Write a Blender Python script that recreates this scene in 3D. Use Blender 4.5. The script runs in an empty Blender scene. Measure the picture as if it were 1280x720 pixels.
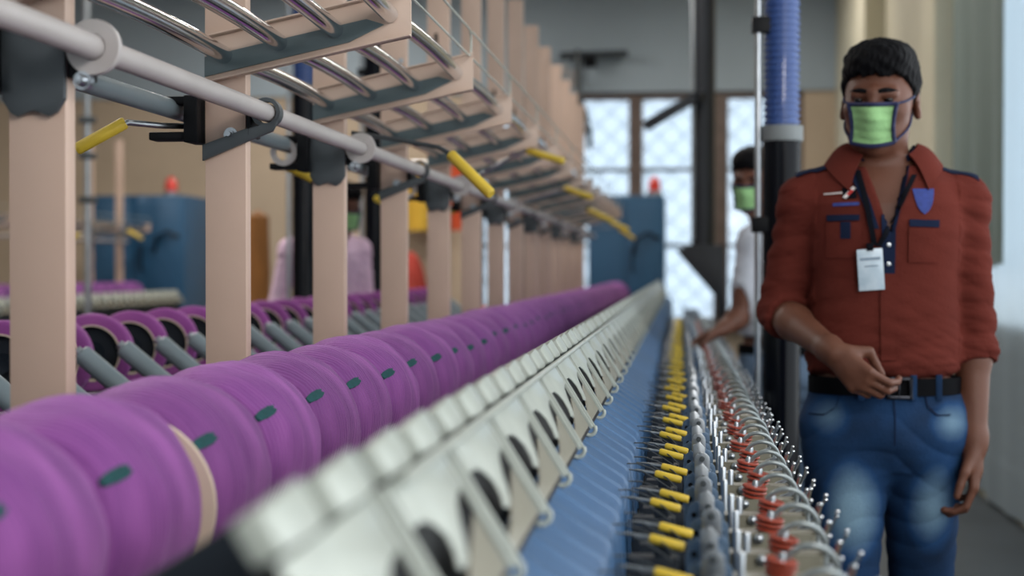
import bpy, bmesh, math, random
import numpy as np
from mathutils import Vector, Matrix, Quaternion
from mathutils.bvhtree import BVHTree
random.seed(7)
SC = bpy.context.scene
COL = SC.collection
PI = math.pi
EYE = 1.22                      # camera height
FPX = 1870.0                    # focal length in pixels of the 1280 frame
YAW = math.atan(210 / FPX)
PIT = math.atan(24 / FPX)
FWD = Vector((-math.sin(YAW) * math.cos(PIT), math.cos(YAW) * math.cos(PIT), -math.sin(PIT)))
RGT = FWD.cross(Vector((0, 0, 1))).normalized()
UPV = RGT.cross(FWD)

def at(px, py, Y):
    """the place that the photograph's pixel shows at the distance Y along the machine"""
    d = FWD + RGT * ((px - 640) / FPX) - UPV * ((py - 360) / FPX)
    return Vector((0, 0, EYE)) + d * (Y / d.y)

# ------------------------------------------------------------------ words
_ONE = 'first second third fourth fifth sixth seventh eighth ninth tenth eleventh twelfth thirteenth fourteenth fifteenth sixteenth seventeenth eighteenth nineteenth'.split()
_TEN = {2: ('twentieth', 'twenty'), 3: ('thirtieth', 'thirty'), 4: ('fortieth', 'forty'), 5: ('fiftieth', 'fifty'), 6: ('sixtieth', 'sixty'), 7: ('seventieth', 'seventy')}
def nth(n):
    if n < 20: return _ONE[n - 1]
    t, u = divmod(n, 10)
    return _TEN[t][0] if u == 0 else _TEN[t][1] + '-' + _ONE[u - 1]

# ------------------------------------------------------------------ materials
def lin(c):
    return tuple(((v / 255) / 12.92 if v / 255 <= .04045 else ((v / 255 + .055) / 1.055) ** 2.4) for v in c) + (1,)

def mat(name, rgb, rough=.5, metal=0., spec=.5, var=0., vscale=6., bump=0., bscale=60., rnd=0., coat=0., stretch=None, rgb2=None):
    m = bpy.data.materials.new(name); m.use_nodes = True
    nt = m.node_tree; N = nt.nodes; L = nt.links
    b = N['Principled BSDF']
    b.inputs['Base Color'].default_value = lin(rgb)
    b.inputs['Roughness'].default_value = rough
    b.inputs['Metallic'].default_value = metal
    b.inputs['Specular IOR Level'].default_value = spec
    b.inputs['Coat Weight'].default_value = coat
    tc = N.new('ShaderNodeTexCoord'); src = tc.outputs['Object']
    if stretch:
        mp = N.new('ShaderNodeMapping'); mp.inputs['Scale'].default_value = stretch
        L.new(src, mp.inputs['Vector']); src = mp.outputs['Vector']
    cur = None
    if var or rgb2:
        nz = N.new('ShaderNodeTexNoise'); nz.inputs['Scale'].default_value = vscale; nz.inputs['Detail'].default_value = 5
        L.new(src, nz.inputs['Vector'])
        mx = N.new('ShaderNodeMix'); mx.data_type = 'RGBA'
        c = lin(rgb)
        c2 = lin(rgb2) if rgb2 else tuple(v * (1 - var) for v in c[:3]) + (1,)
        mx.inputs['A'].default_value = c; mx.inputs['B'].default_value = c2
        rp = N.new('ShaderNodeValToRGB'); rp.color_ramp.elements[0].position = .35; rp.color_ramp.elements[1].position = .68
        L.new(nz.outputs['Fac'], rp.inputs['Fac']); L.new(rp.outputs['Color'], mx.inputs['Factor'])
        cur = mx.outputs['Result']
    if rnd:
        oi = N.new('ShaderNodeObjectInfo')
        hs = N.new('ShaderNodeHueSaturation')
        mr = N.new('ShaderNodeMapRange'); mr.inputs['To Min'].default_value = 1 - rnd; mr.inputs['To Max'].default_value = 1 + rnd
        L.new(oi.outputs['Random'], mr.inputs['Value']); L.new(mr.outputs['Result'], hs.inputs['Value'])
        if cur: L.new(cur, hs.inputs['Color'])
        else: hs.inputs['Color'].default_value = lin(rgb)
        cur = hs.outputs['Color']
    if cur: L.new(cur, b.inputs['Base Color'])
    if bump:
        nb = N.new('ShaderNodeTexNoise'); nb.inputs['Scale'].default_value = bscale; nb.inputs['Detail'].default_value = 4
        L.new(src, nb.inputs['Vector'])
        bp = N.new('ShaderNodeBump'); bp.inputs['Strength'].default_value = bump; bp.inputs['Distance'].default_value = .01
        L.new(nb.outputs['Fac'], bp.inputs['Height']); L.new(bp.outputs['Normal'], b.inputs['Normal'])
    return m

def yarn_mat(name, rgb, rgb2):
    m = mat(name, rgb, rough=.75, spec=.25, vscale=5, rnd=.16, rgb2=rgb2, stretch=(1, 4, 1))
    nt = m.node_tree; N = nt.nodes; L = nt.links; b = N['Principled BSDF']
    b.inputs['Sheen Weight'].default_value = .35; b.inputs['Sheen Roughness'].default_value = .4
    b.inputs['Sheen Tint'].default_value = lin((215, 165, 225))
    tc = N.new('ShaderNodeTexCoord')
    wv = N.new('ShaderNodeTexWave'); wv.bands_direction = 'Y'; wv.inputs['Scale'].default_value = 46; wv.inputs['Distortion'].default_value = 2.2
    wv.inputs['Detail'].default_value = 3; wv.inputs['Detail Scale'].default_value = 1.5
    L.new(tc.outputs['Object'], wv.inputs['Vector'])
    bp = N.new('ShaderNodeBump'); bp.inputs['Strength'].default_value = .35; bp.inputs['Distance'].default_value = .004
    L.new(wv.outputs['Fac'], bp.inputs['Height']); L.new(bp.outputs['Normal'], b.inputs['Normal'])
    return m

def glass_mat(name):
    m = bpy.data.materials.new(name); m.use_nodes = True
    nt = m.node_tree; N = nt.nodes; L = nt.links
    N.remove(N['Principled BSDF']); out = N['Material Output']
    tr = N.new('ShaderNodeBsdfTransparent'); tr.inputs['Color'].default_value = (.66, .70, .74, 1)
    tl = N.new('ShaderNodeBsdfTranslucent'); tl.inputs['Color'].default_value = (.62, .72, .8, 1)
    gl = N.new('ShaderNodeBsdfGlossy'); gl.inputs['Roughness'].default_value = .15
    m1 = N.new('ShaderNodeMixShader'); m1.inputs[0].default_value = .3
    m2 = N.new('ShaderNodeMixShader'); m2.inputs[0].default_value = .05
    L.new(tr.outputs[0], m1.inputs[1]); L.new(tl.outputs[0], m1.inputs[2])
    L.new(m1.outputs[0], m2.inputs[1]); L.new(gl.outputs[0], m2.inputs[2])
    L.new(m2.outputs[0], out.inputs['Surface'])
    return m

def sheet_mat(name):
    m = mat(name, (206, 218, 226), rough=.45, var=.14, vscale=2, stretch=(2, 2, .3))
    nt = m.node_tree; N = nt.nodes; L = nt.links; b = N['Principled BSDF']; out = N['Material Output']
    tl = N.new('ShaderNodeBsdfTranslucent'); tl.inputs['Color'].default_value = lin((226, 234, 240))
    mx = N.new('ShaderNodeMixShader'); mx.inputs[0].default_value = .6
    L.new(b.outputs[0], mx.inputs[1]); L.new(tl.outputs[0], mx.inputs[2]); L.new(mx.outputs[0], out.inputs['Surface'])
    return m

def jeans_mat():
    m = mat('washed denim', (44, 82, 124), rough=.85, spec=.2, var=.0, bump=.25, bscale=260)
    nt = m.node_tree; N = nt.nodes; L = nt.links; b = N['Principled BSDF']
    tc = N.new('ShaderNodeTexCoord')
    nz = N.new('ShaderNodeTexNoise'); nz.inputs['Scale'].default_value = 7; nz.inputs['Detail'].default_value = 6
    L.new(tc.outputs['Object'], nz.inputs['Vector'])
    # worn pale thighs: two stretched soft blobs on the cloth itself
    fac = None
    for (cx, cz, sx, sz, amt) in ((-.088, .705, 14, 8.5, .62), (.088, .70, 16, 9, .55), (-.135, .905, 20, 20, .3), (.125, .895, 17, 20, .45)):
        mp = N.new('ShaderNodeMapping'); mp.inputs['Location'].default_value = (-cx * sx, .12 * 4, -cz * sz); mp.inputs['Scale'].default_value = (sx, 4, sz)
        L.new(tc.outputs['Object'], mp.inputs['Vector'])
        g = N.new('ShaderNodeTexGradient'); g.gradient_type = 'SPHERICAL'; L.new(mp.outputs['Vector'], g.inputs['Vector'])
        mu = N.new('ShaderNodeMath'); mu.operation = 'MULTIPLY'; mu.inputs[1].default_value = amt * 1.5; L.new(g.outputs['Fac'], mu.inputs[0])
        if fac is None: fac = mu.outputs[0]
        else:
            ad = N.new('ShaderNodeMath'); ad.operation = 'ADD'; L.new(fac, ad.inputs[0]); L.new(mu.outputs[0], ad.inputs[1]); fac = ad.outputs[0]
    ad = N.new('ShaderNodeMath'); ad.operation = 'MULTIPLY_ADD'; ad.inputs[1].default_value = .55; L.new(nz.outputs['Fac'], ad.inputs[0]); L.new(fac, ad.inputs[2])
    rp = N.new('ShaderNodeValToRGB'); e = rp.color_ramp.elements
    e[0].position = .15; e[0].color = lin((14, 30, 52)); e[1].position = 1.0; e[1].color = lin((110, 138, 158))
    n = e.new(.4); n.color = lin((27, 60, 100))
    L.new(ad.outputs[0], rp.inputs['Fac']); L.new(rp.outputs['Color'], b.inputs['Base Color'])
    return m

M = {}
M['post'] = mat('beige enamel', (200, 173, 156), rough=.42, var=.12, vscale=3, bump=.03, bscale=40, rnd=.05)
M['arm'] = mat('beige arm enamel', (204, 180, 164), rough=.4, var=.06)
M['grey'] = mat('grey green arm shade', (96, 112, 116), rough=.4, var=.15)  # shaded band of the creel arms put into a colour
M['dgrey'] = mat('dark grey steel', (74, 80, 84), rough=.4, metal=.3, var=.2)
M['duct'] = mat('dark duct steel', (34, 38, 45), rough=.4, spec=.4, var=.25, vscale=4)
M['black'] = mat('black plastic', (13, 15, 19), rough=.5, spec=.2)
M['blackgloss'] = mat('black gloss paint', (9, 12, 20), rough=.2, spec=.14)
M['pipe'] = mat('off white pipe enamel', (178, 172, 170), rough=.38, var=.1, vscale=10)
M['greypipe'] = mat('blue grey pipe enamel', (128, 142, 148), rough=.4, var=.1)
M['arc'] = mat('pale grey tube', (142, 150, 152), rough=.32, metal=.5)
M['chrome'] = mat('chrome', (215, 218, 222), rough=.14, metal=1.)
M['steel'] = mat('brushed steel', (176, 182, 188), rough=.3, metal=.95, var=.15, vscale=30)
M['yellow'] = mat('yellow grip rubber', (222, 190, 62), rough=.45, var=.12, vscale=20, rnd=.08)
M['yarn'] = yarn_mat('purple yarn', (150, 86, 158), (114, 60, 126))
M['yarn_ring'] = yarn_mat('mauve yarn', (172, 96, 166), (138, 68, 140))
M['paper'] = mat('cream paper tube', (214, 196, 176), rough=.8)
M['teal'] = mat('teal yarn tail', (18, 78, 82), rough=.8, var=.3, vscale=80)
M['cream'] = mat('pale cream enamel', (172, 179, 171), rough=.36, var=.14, vscale=14, coat=.15)
M['beigeplate'] = mat('warm beige enamel', (130, 127, 112), rough=.4, var=.12, vscale=16)
M['rib'] = mat('steel blue enamel', (62, 98, 138), rough=.42, spec=.3, var=.16, vscale=5)
M['bluegrey'] = mat('blue grey plate enamel', (92, 116, 142), rough=.35, metal=.3, var=.2, vscale=20)
M['bed'] = mat('dark blue grey machine paint', (30, 38, 48), rough=.55, spec=.25, var=.2)
M['cabinet'] = mat('petrol blue cabinet paint', (32, 82, 118), rough=.42, var=.12, vscale=2)
M['red'] = mat('red brown ceramic disc', (150, 62, 44), rough=.3, var=.15, rnd=.1)
M['orange'] = mat('orange crate plastic', (226, 92, 46), rough=.5, var=.1)
M['beacon'] = mat('red beacon lens', (206, 46, 34), rough=.2, coat=.6)
M['hose'] = mat('blue corrugated hose', (44, 76, 138), rough=.38, coat=.2)
M['wall_tan'] = mat('tan wall paint', (190, 172, 150), rough=.85, var=.16, vscale=1.2, bump=.1, bscale=20)
M['wall_grey'] = mat('blue grey wall paint', (160, 174, 184), rough=.85, var=.1, vscale=1)
M['wall_right'] = mat('cream wall paint', (206, 200, 176), rough=.8, var=.14, vscale=1.4)
M['floor'] = mat('worn grey concrete', (74, 82, 88), rough=.45, var=.35, vscale=1.5)
M['ceiling'] = mat('white ceiling paint', (200, 204, 204), rough=.9)
M['frame'] = mat('brown window frame', (104, 88, 80), rough=.6, var=.3, vscale=8)
M['framed'] = mat('dark window bar', (60, 62, 66), rough=.6)
M['lattice'] = mat('pale window grille', (150, 160, 174), rough=.5)
M['sill'] = mat('grey stone sill', (130, 136, 138), rough=.7, var=.2)
M['glass'] = glass_mat('bright frosted glass')
M['greygreen'] = mat('grey green sheet', (120, 136, 130), rough=.55, var=.14, vscale=3, stretch=(3, 3, .3))
M['curtain'] = sheet_mat('pale blue plastic sheet')
M['skin'] = mat('brown skin', (102, 64, 49), rough=.5, spec=.35, var=.12, vscale=14, bump=.06, bscale=120)
M['hair'] = mat('black hair', (8, 8, 12), rough=.7, spec=.12, bump=.9, bscale=90, stretch=(1, 1, .35))
M['rust'] = mat('rust brown cotton', (98, 44, 37), rough=.9, spec=.08, var=.22, vscale=5, bump=.2, bscale=240)
M['navy'] = mat('navy cloth', (24, 34, 58), rough=.85, spec=.1, var=.15)
M['navyblack'] = mat('near black strap', (11, 13, 21), rough=.8, spec=.1)
M['maskgreen'] = mat('light green mask cloth', (146, 192, 132), rough=.85, var=.05, bump=.25, bscale=70)
M['masktrim'] = mat('navy mask trim', (24, 32, 72), rough=.7)
M['jeans'] = jeans_mat()
M['belt'] = mat('black leather', (10, 11, 15), rough=.65, spec=.05)
M['buckle'] = mat('dark steel buckle', (60, 62, 70), rough=.3, metal=.8)
M['card'] = mat('white card in plastic', (204, 218, 228), rough=.25, coat=.6, rgb2=(172, 192, 208), vscale=28)
M['cardgrey'] = mat('grey card print', (128, 146, 164), rough=.4)
M['crest'] = mat('blue crest print', (48, 66, 140), rough=.8, var=.3, vscale=90)
M['redprint'] = mat('red print', (188, 46, 44), rough=.7)
M['whiteprint'] = mat('white print', (214, 208, 206), rough=.7)
M['whiteshirt'] = mat('pale grey cotton', (196, 200, 210), rough=.85, var=.1, vscale=6)
M['pinkshirt'] = mat('lilac pink cotton', (238, 204, 228), rough=.85, var=.1, vscale=6)
M['bluepants'] = mat('blue grey trousers', (92, 112, 136), rough=.85, var=.1)
M['shoe'] = mat('black shoe', (20, 20, 22), rough=.5)
M['eye'] = mat('dark eye', (24, 18, 18), rough=.25, spec=.3)
M['brown'] = mat('orange brown cloth', (150, 98, 46), rough=.85, var=.35, vscale=6, stretch=(3, 3, .5))
M['bannery'] = mat('yellow banner cloth', (212, 172, 60), rough=.8, var=.1)
M['bannerr'] = mat('orange red banner cloth', (196, 78, 40), rough=.8, var=.1)
M['sack'] = mat('red sack cloth', (176, 62, 50), rough=.9, var=.3, vscale=5)

# ------------------------------------------------------------------ mesh builder
class MB:
    def __init__(s): s.v = []; s.f = []
    def add(s, vs, fs):
        b = len(s.v); s.v += [tuple(p) for p in vs]; s.f += [tuple(b + i for i in f) for f in fs]; return s
    def box(s, x0, x1, y0, y1, z0, z1, R=None, o=None):
        vs = [Vector((x, y, z)) for z in (z0, z1) for y in (y0, y1) for x in (x0, x1)]
        if R is not None:
            c = Vector(o) if o is not None else Vector(((x0 + x1) / 2, (y0 + y1) / 2, (z0 + z1) / 2))
            vs = [c + R @ (p - c) for p in vs]
        return s.add(vs, [(0, 2, 3, 1), (4, 5, 7, 6), (0, 1, 5, 4), (2, 6, 7, 3), (0, 4, 6, 2), (1, 3, 7, 5)])
    def tube(s, path, r, n=12, caps=True, closed=False):
        P = [Vector(p) for p in path]; k = len(P)
        rs = r if isinstance(r, (list, tuple)) else [r] * k
        vs = []; up = None
        for i in range(k):
            a = P[(i - 1) % k] if (i > 0 or closed) else P[i]; b = P[(i + 1) % k] if (i < k - 1 or closed) else P[i]
            t = (b - a).normalized()
            if up is None:
                up = Vector((0, 0, 1)) if abs(t.z) < .9 else Vector((1, 0, 0))
            u = t.cross(up)
            if u.length < 1e-6: u = t.orthogonal()
            u.normalize(); w = u.cross(t).normalized(); up = w
            for j in range(n):
                an = 2 * PI * j / n
                vs.append(P[i] + (u * math.cos(an) + w * math.sin(an)) * rs[i])
        fs = []
        for i in range(k if closed else k - 1):
            i2 = (i + 1) % k
            for j in range(n):
                j2 = (j + 1) % n
                fs.append((i * n + j, i * n + j2, i2 * n + j2, i2 * n + j))
        if caps and not closed:
            fs.append(tuple(range(n - 1, -1, -1))); fs.append(tuple((k - 1) * n + j for j in range(n)))
        return s.add(vs, fs)
    def lathe(s, prof, o=(0, 0, 0), axis='Y', n=32, closed=False, fn=None):
        """prof: (radius, along) pairs turned about the axis"""
        o = Vector(o); k = len(prof); vs = []
        for (r, a) in prof:
            for j in range(n):
                an = 2 * PI * j / n
                rr = r + (fn(an, a, r) if fn else 0)
                c, d = rr * math.cos(an), rr * math.sin(an)
                vs.append(o + (Vector((c, a, d)) if axis == 'Y' else Vector((c, d, a)) if axis == 'Z' else Vector((a, c, d))))
        fs = []
        for i in range(k if closed else k - 1):
            i2 = (i + 1) % k
            for j in range(n):
                j2 = (j + 1) % n
                fs.append((i * n + j, i2 * n + j, i2 * n + j2, i * n + j2))
        return s.add(vs, fs)
    def prism(s, poly, d0, d1, plane='XZ'):
        """a polygon pushed from d0 to d1 along the third axis"""
        n = len(poly); mk = (lambda a, b, d: (a, d, b)) if plane == 'XZ' else (lambda a, b, d: (a, b, d)) if plane == 'XY' else (lambda a, b, d: (d, a, b))
        vs = [mk(a, b, d) for d in (d0, d1) for a, b in poly]
        fs = [tuple(range(n)), tuple(range(2 * n - 1, n - 1, -1))] + [(i, n + i, n + (i + 1) % n, (i + 1) % n) for i in range(n)]
        return s.add(vs, fs)
    def grid(s, fn, nu, nv, thick=0.):
        """a sheet of (nu x nv) cells; fn(u, v) -> point; thick gives it a back"""
        P = [[Vector(fn(i / nu, j / nv)) for j in range(nv + 1)] for i in range(nu + 1)]
        vs = [P[i][j] for i in range(nu + 1) for j in range(nv + 1)]
        ix = lambda i, j: i * (nv + 1) + j
        fs = [(ix(i, j), ix(i + 1, j), ix(i + 1, j + 1), ix(i, j + 1)) for i in range(nu) for j in range(nv)]
        if thick:
            nn = [Vector() for _ in vs]
            for f in fs:
                q = (vs[f[1]] - vs[f[0]]).cross(vs[f[3]] - vs[f[0]])
                q2 = (vs[f[3]] - vs[f[2]]).cross(vs[f[1]] - vs[f[2]])
                for i in f: nn[i] += q + q2
            b = len(vs)
            vs = vs + [p - q.normalized() * thick if q.length > 1e-12 else p for p, q in zip(vs, nn)]
            fs = fs + [tuple(b + i for i in reversed(f)) for f in fs]
            rim = [ix(i, 0) for i in range(nu)] + [ix(nu, j) for j in range(nv)] + [ix(i, nv) for i in range(nu, 0, -1)] + [ix(0, j) for j in range(nv, 0, -1)]
            for q in range(len(rim)):
                a, c = rim[q], rim[(q + 1) % len(rim)]
                fs.append((c, a, b + a, b + c))
        return s.add(vs, fs)
    def ball(s, c, r, n=12, m=8):
        rr = r if isinstance(r, (list, tuple)) else (r, r, r)
        c = Vector(c); vs = []; fs = []
        for i in range(m + 1):
            t = PI * i / m
            for j in range(n):
                p = 2 * PI * j / n
                vs.append(c + Vector((rr[0] * math.sin(t) * math.cos(p), rr[1] * math.sin(t) * math.sin(p), rr[2] * math.cos(t))))
        for i in range(m):
            for j in range(n):
                j2 = (j + 1) % n
                fs.append((i * n + j, (i + 1) * n + j, (i + 1) * n + j2, i * n + j2))
        return s.add(vs, fs)
    def build(s, name, m, parent=None, bevel=0., smooth=True, ang=.7, loc=None):
        me = bpy.data.meshes.new(name); me.from_pydata(s.v, [], s.f); me.update()
        bm = bmesh.new(); bm.from_mesh(me)
        bmesh.ops.remove_doubles(bm, verts=bm.verts, dist=1e-6)
        bmesh.ops.recalc_face_normals(bm, faces=bm.faces)
        if bevel:
            es = [e for e in bm.edges if len(e.link_faces) == 2 and e.calc_face_angle(0) > .5]
            bmesh.ops.bevel(bm, geom=es, offset=bevel, segments=2, profile=.6, affect='EDGES', clamp_overlap=True)
        bm.to_mesh(me); bm.free()
        if smooth:
            me.polygons.foreach_set('use_smooth', [True] * len(me.polygons))
            me.set_sharp_from_angle(angle=ang)
        me.materials.append(m)
        o = bpy.data.objects.new(name, me); COL.objects.link(o)
        if parent is not None: o.parent = parent
        if loc is not None: o.location = loc
        return o

def tag(o, label, cat, group=None, kind=None):
    o['label'] = label; o['category'] = cat
    if group: o['group'] = group
    if kind: o['kind'] = kind
    return o
def thing(name, label, cat, loc=(0, 0, 0), group=None):
    o = bpy.data.objects.new(name, None); COL.objects.link(o); o.location = loc; o.empty_display_size = .05
    return tag(o, label, cat, group)
def struct(o): o['kind'] = 'structure'; return o
_KIDS = {}
def kids(o):
    if o.name not in _KIDS: _KIDS[o.name] = list(o.children)
    return _KIDS[o.name]
def dup(root, loc, label, rot=None, group=None):
    def cp(o, par):
        c = o.copy(); COL.objects.link(c); c.parent = par
        for ch in kids(o): cp(ch, c)
        return c
    r = cp(root, None); r.location = loc; r['label'] = label
    if rot is not None: r.rotation_euler = rot
    if group: r['group'] = group
    return r
# ================================================================== the hall
BACK = 16.0
XR0 = 1.82
def wall_with_openings(name, m, x0, x1, z0, z1, y0, y1, holes):
    """a wall across the hall; holes are (xa, xb, za, zb)"""
    w = MB(); xs = sorted({x0, x1} | {v for h in holes for v in h[:2]})
    for a, b in zip(xs, xs[1:]):
        zs = sorted([(h[2], h[3]) for h in holes if h[0] <= a + 1e-6 and h[1] >= b - 1e-6])
        z = z0
        for za, zb in zs:
            if za > z: w.box(a, b, y0, y1, z, za)
            z = zb
        if z < z1: w.box(a, b, y0, y1, z, z1)
    return struct(w.build(name, m, smooth=False))
bx = lambda px: at(px, 336, BACK).x
ZT, ZB, ZM1, ZM2 = at(800, 118, BACK).z, at(800, 403, BACK).z, at(800, 212, BACK).z, at(800, 307, BACK).z
W1 = (bx(722), bx(1004)); W2 = (bx(597), bx(660))
struct(MB().box(-9.5, 2.2, -5, BACK + .3, -.1, 0).build('floor', M['floor'], smooth=False))
struct(MB().box(-9.5, 2.2, -5, BACK + .3, 4.35, 4.45).build('ceiling', M['ceiling'], smooth=False))
wall_with_openings('wall_back', M['wall_tan'], -9.5, 1.65, 0, ZT + .02, BACK, BACK + .22,
                   [(W1[0], W1[1], ZB, ZT + .02), (W2[0], W2[1], ZB, ZT + .02)])
struct(MB().box(-9.5, 1.65, BACK - .04, BACK + .22, ZT + .02, 4.35).build('wall_back_upper', M['wall_grey'], smooth=False, bevel=0))
fw = MB(); fw.box(-9.5, XR0, -5.2, -5, 0, 1.7); fw.box(-9.5, XR0, -5.2, -5, 3.9, 4.35)  # unseen wall added to hold back sky light; openings left for fill
for xa_, xb0 in ((-9.5, -6.5), (-4.7, -4.3), (-2.4, XR0)): fw.box(xa_, xb0, -5.2, -5, 1.7, 3.9)
struct(fw.build('wall_front_added', M['wall_grey'], smooth=False))
struct(MB().box(-9.7, -9.5, -5, BACK + .3, 0, 4.35).build('wall_left', M['wall_tan'], smooth=False))

def window(i, x0, x1, muls, rows):
    f = MB()
    y0, y1 = BACK + .02, BACK + .14
    f.box(x0, x1, y0, y1, ZT - .05, ZT + .02); f.box(x0, x1, y0, y1, ZB, ZB + .05)
    f.box(x0, x0 + .06, y0, y1, ZB, ZT); f.box(x1 - .08, x1, y0, y1, ZB, ZT)
    for a, b in muls: f.box(a, b, y0 - .02, y1, ZB, ZT)
    w = struct(f.build('window_%d' % i, M['frame'], bevel=.008))
    b = MB()
    for z in rows: b.box(x0, x1, y0 + .02, y1 - .02, z - .018, z + .018)
    b.build('window_bar', M['framed'], w, bevel=.004)
    MB().box(x0 + .01, x1 - .01, BACK + .10, BACK + .108, ZB, ZT).build('window_pane', M['glass'], w, smooth=False)
    g = MB(); xa, xb = x0, x1; step = .26
    k = int((xb - xa + ZT - ZB) / step) + 1
    for q in range(k):      # diamond lattice outside the glass
        for sgn in (1, -1):
            c = xa - (ZT - ZB) + q * step if sgn > 0 else xa + q * step
            t0 = max(0, (xa - c) if sgn > 0 else (c - xb)); t1 = min(ZT - ZB, (xb - c) if sgn > 0 else (c - xa))
            if t1 - t0 > .05:
                g.tube([(c + sgn * t0, BACK + .16, ZB + t0), (c + sgn * t1, BACK + .16, ZB + t1)], .007, 5)
    g.build('window_lattice', M['lattice'], w)
    MB().box(x0 - .04, x1 + .04, BACK - .10, BACK + .05, ZB - .07, ZB).build('window_sill', M['sill'], w, bevel=.006)
window(1, W1[0], W1[1], [(bx(786), bx(803)), (bx(892), bx(910))], (ZM1, ZM2))
window(2, W2[0], W2[1], [], (ZM1, ZM2))

# right-hand wall: daylight opening beside the camera, piers further on
XR = 1.62
wr = MB(); wr.box(XR, XR + .2, 8.7, BACK + .2, 0, 4.35); wr.box(XR, XR + .2, 5.3, 5.5, 0, 4.35); wr.box(XR, XR + .2, 5.5, 8.7, 0, .95); wr.box(XR, XR + .2, 5.5, 8.7, 3.5, 4.35); wr.box(XR, XR + .2, -5, 5.3, 0, .75); wr.box(XR, XR + .2, -5, 5.3, 3.2, 4.35)
wr.box(XR, XR + .2, -5, -3.2, .75, 3.2); wr.box(XR, XR + .2, .8, 1.05, .75, 3.2)
struct(wr.build('wall_right', M['wall_right'], smooth=False))
pr = MB()
for ya, yb in ((8.9, 9.35), (12.2, 12.7)): pr.box(XR - .16, XR + .01, ya, yb, 0, 4.35)
struct(pr.build('trim_1', M['wall_right'], smooth=False, bevel=.01))
struct(MB().box(XR - .02, XR + .01, 9.4, BACK, 0, 1.05).build('trim_2', M['wall_grey'], smooth=False))

# hanging grey green sheet and pale plastic curtain along the right wall
def curtain(name, y0, y1, z0, z1, x, amp, waves, m, label, cat):
    def fn(u, v):
        yy = y0 + (y1 - y0) * u
        return (x - amp * (.5 + .5 * math.sin(u * waves * 2 * PI) * (1 - .2 * v)) - .012 * math.sin(u * waves * 5.3 + 1), yy, z1 + (z0 - z1) * v + .01 * math.sin(u * 17) * v)
    return tag(MB().grid(fn, int(waves * 14), 10, thick=.006).build(name, m, ang=1.2), label, cat)
c1 = curtain('hanging_sheet', 7.15, 8.55, 1.24, 3.9, XR - .10, .05, 3.0, M['greygreen'], 'grey green sheet hanging in folds on the right wall, ending at chest height', 'sheet')
c1b = MB().tube([(XR - .115, 7.1, 3.92), (XR - .115, 8.6, 3.92)], .014, 10); c1b.build('hanging_rail', M['steel'], c1)
c2 = curtain('plastic_curtain', 5.4, 8.85, .03, 3.9, XR - .012, .035, 7, M['curtain'], 'pale bluish plastic curtain in front of the bright opening in the right wall', 'curtain')
MB().tube([(XR - .03, 5.4, 3.92), (XR - .03, 8.85, 3.92)], .012, 10).build('hanging_rail', M['steel'], c2)

# ================================================================== machine
P = .25                       # distance from one winding place to the next
BAY = .75
Y0 = 1.725                     # first post
NPOST = 14
post_y = [Y0 + BAY * i for i in range(NPOST)]
Z = lambda h: EYE - h
ENDY = 14.3

bed = MB()
bed.box(-1.5, .03, .55, ENDY, .12, Z(.47)); bed.box(.03, .168, .55, ENDY, .12, Z(.3775))
b = bed.build('machine_bed', M['bed'], bevel=.006)
tag(b, 'long dark machine body carrying the front row of purple packages', 'machine')
f = MB()
for k in range(10): f.box(-1.44, -1.3, .7 + 1.45 * k, .82 + 1.45 * k, 0, .12); f.box(-.05, .1, .7 + 1.45 * k, .82 + 1.45 * k, 0, .12)
f.build('foot_rail', M['dgrey'], b)
MB().box(-1.0, -.68, .55, ENDY, Z(.47), Z(.361)).build('spine_beam', M['bed'], b, bevel=.006)

# ---- posts
XP = -.768; PW = .071
def make_post():
    m = MB()
    hw = PW / 2
    m.prism([(XP - hw, 0), (XP + hw, 0), (XP + hw, .03), (XP + hw - .004, .03), (XP + hw - .004, .004), (XP - hw + .004, .004), (XP - hw + .004, .03), (XP - hw, .03)], 0, 1.62, 'XY')
    return m
posts = []
for i, y in enumerate(post_y):
    if i == 0:
        o = make_post().build('support_post', M['post'], bevel=.0012); p0 = o
        s = MB(); s.prism([(XP - .006 + .006 * math.cos(a), 1.09 + (.016 if math.sin(a) > 0 else -.016) + .006 * math.sin(a)) for a in [k * PI / 6 for k in range(12)]], -.0012, .001)
        s.build('slot', M['black'], o)
        q = MB(); q.lathe([(0, -.006), (.006, -.006), (.007, -.001), (.007, .001)], (XP + .022, 0, .92), n=10); q.build('bolt', M['steel'], o)
        o.location = (0, y, Z(.36)); tag(o, '', 'post', 'beige posts along the machine')
    else:
        o = p0.copy(); COL.objects.link(o); o.location = (0, y, Z(.36))
        for ch in kids(p0):
            c = ch.copy(); COL.objects.link(c); c.parent = o
    o['label'] = ('tall beige post behind the purple row, %s from the near end' % nth(i + 1)) if i < NPOST - 1 else 'tall beige channel post at the far end of the row, beside the blue cabinet'
    posts.append(o)

# ---- the two long pipes
XW, HW = -.695, .264
wp = MB().tube([(XW, -.6, Z(-HW)), (XW, 12.2, Z(-HW))], .0155, 20).build('long_pipe', M['pipe'])
tag(wp, 'long off-white pipe running in front of the beige posts at head height', 'pipe')
gp = MB().tube([(-.862, -.6, Z(-.273)), (-.862, 12.2, Z(-.273))], .0165, 20).build('long_pipe', M['greypipe'])
tag(gp, 'long blue-grey pipe running behind the beige posts', 'pipe')

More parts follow.
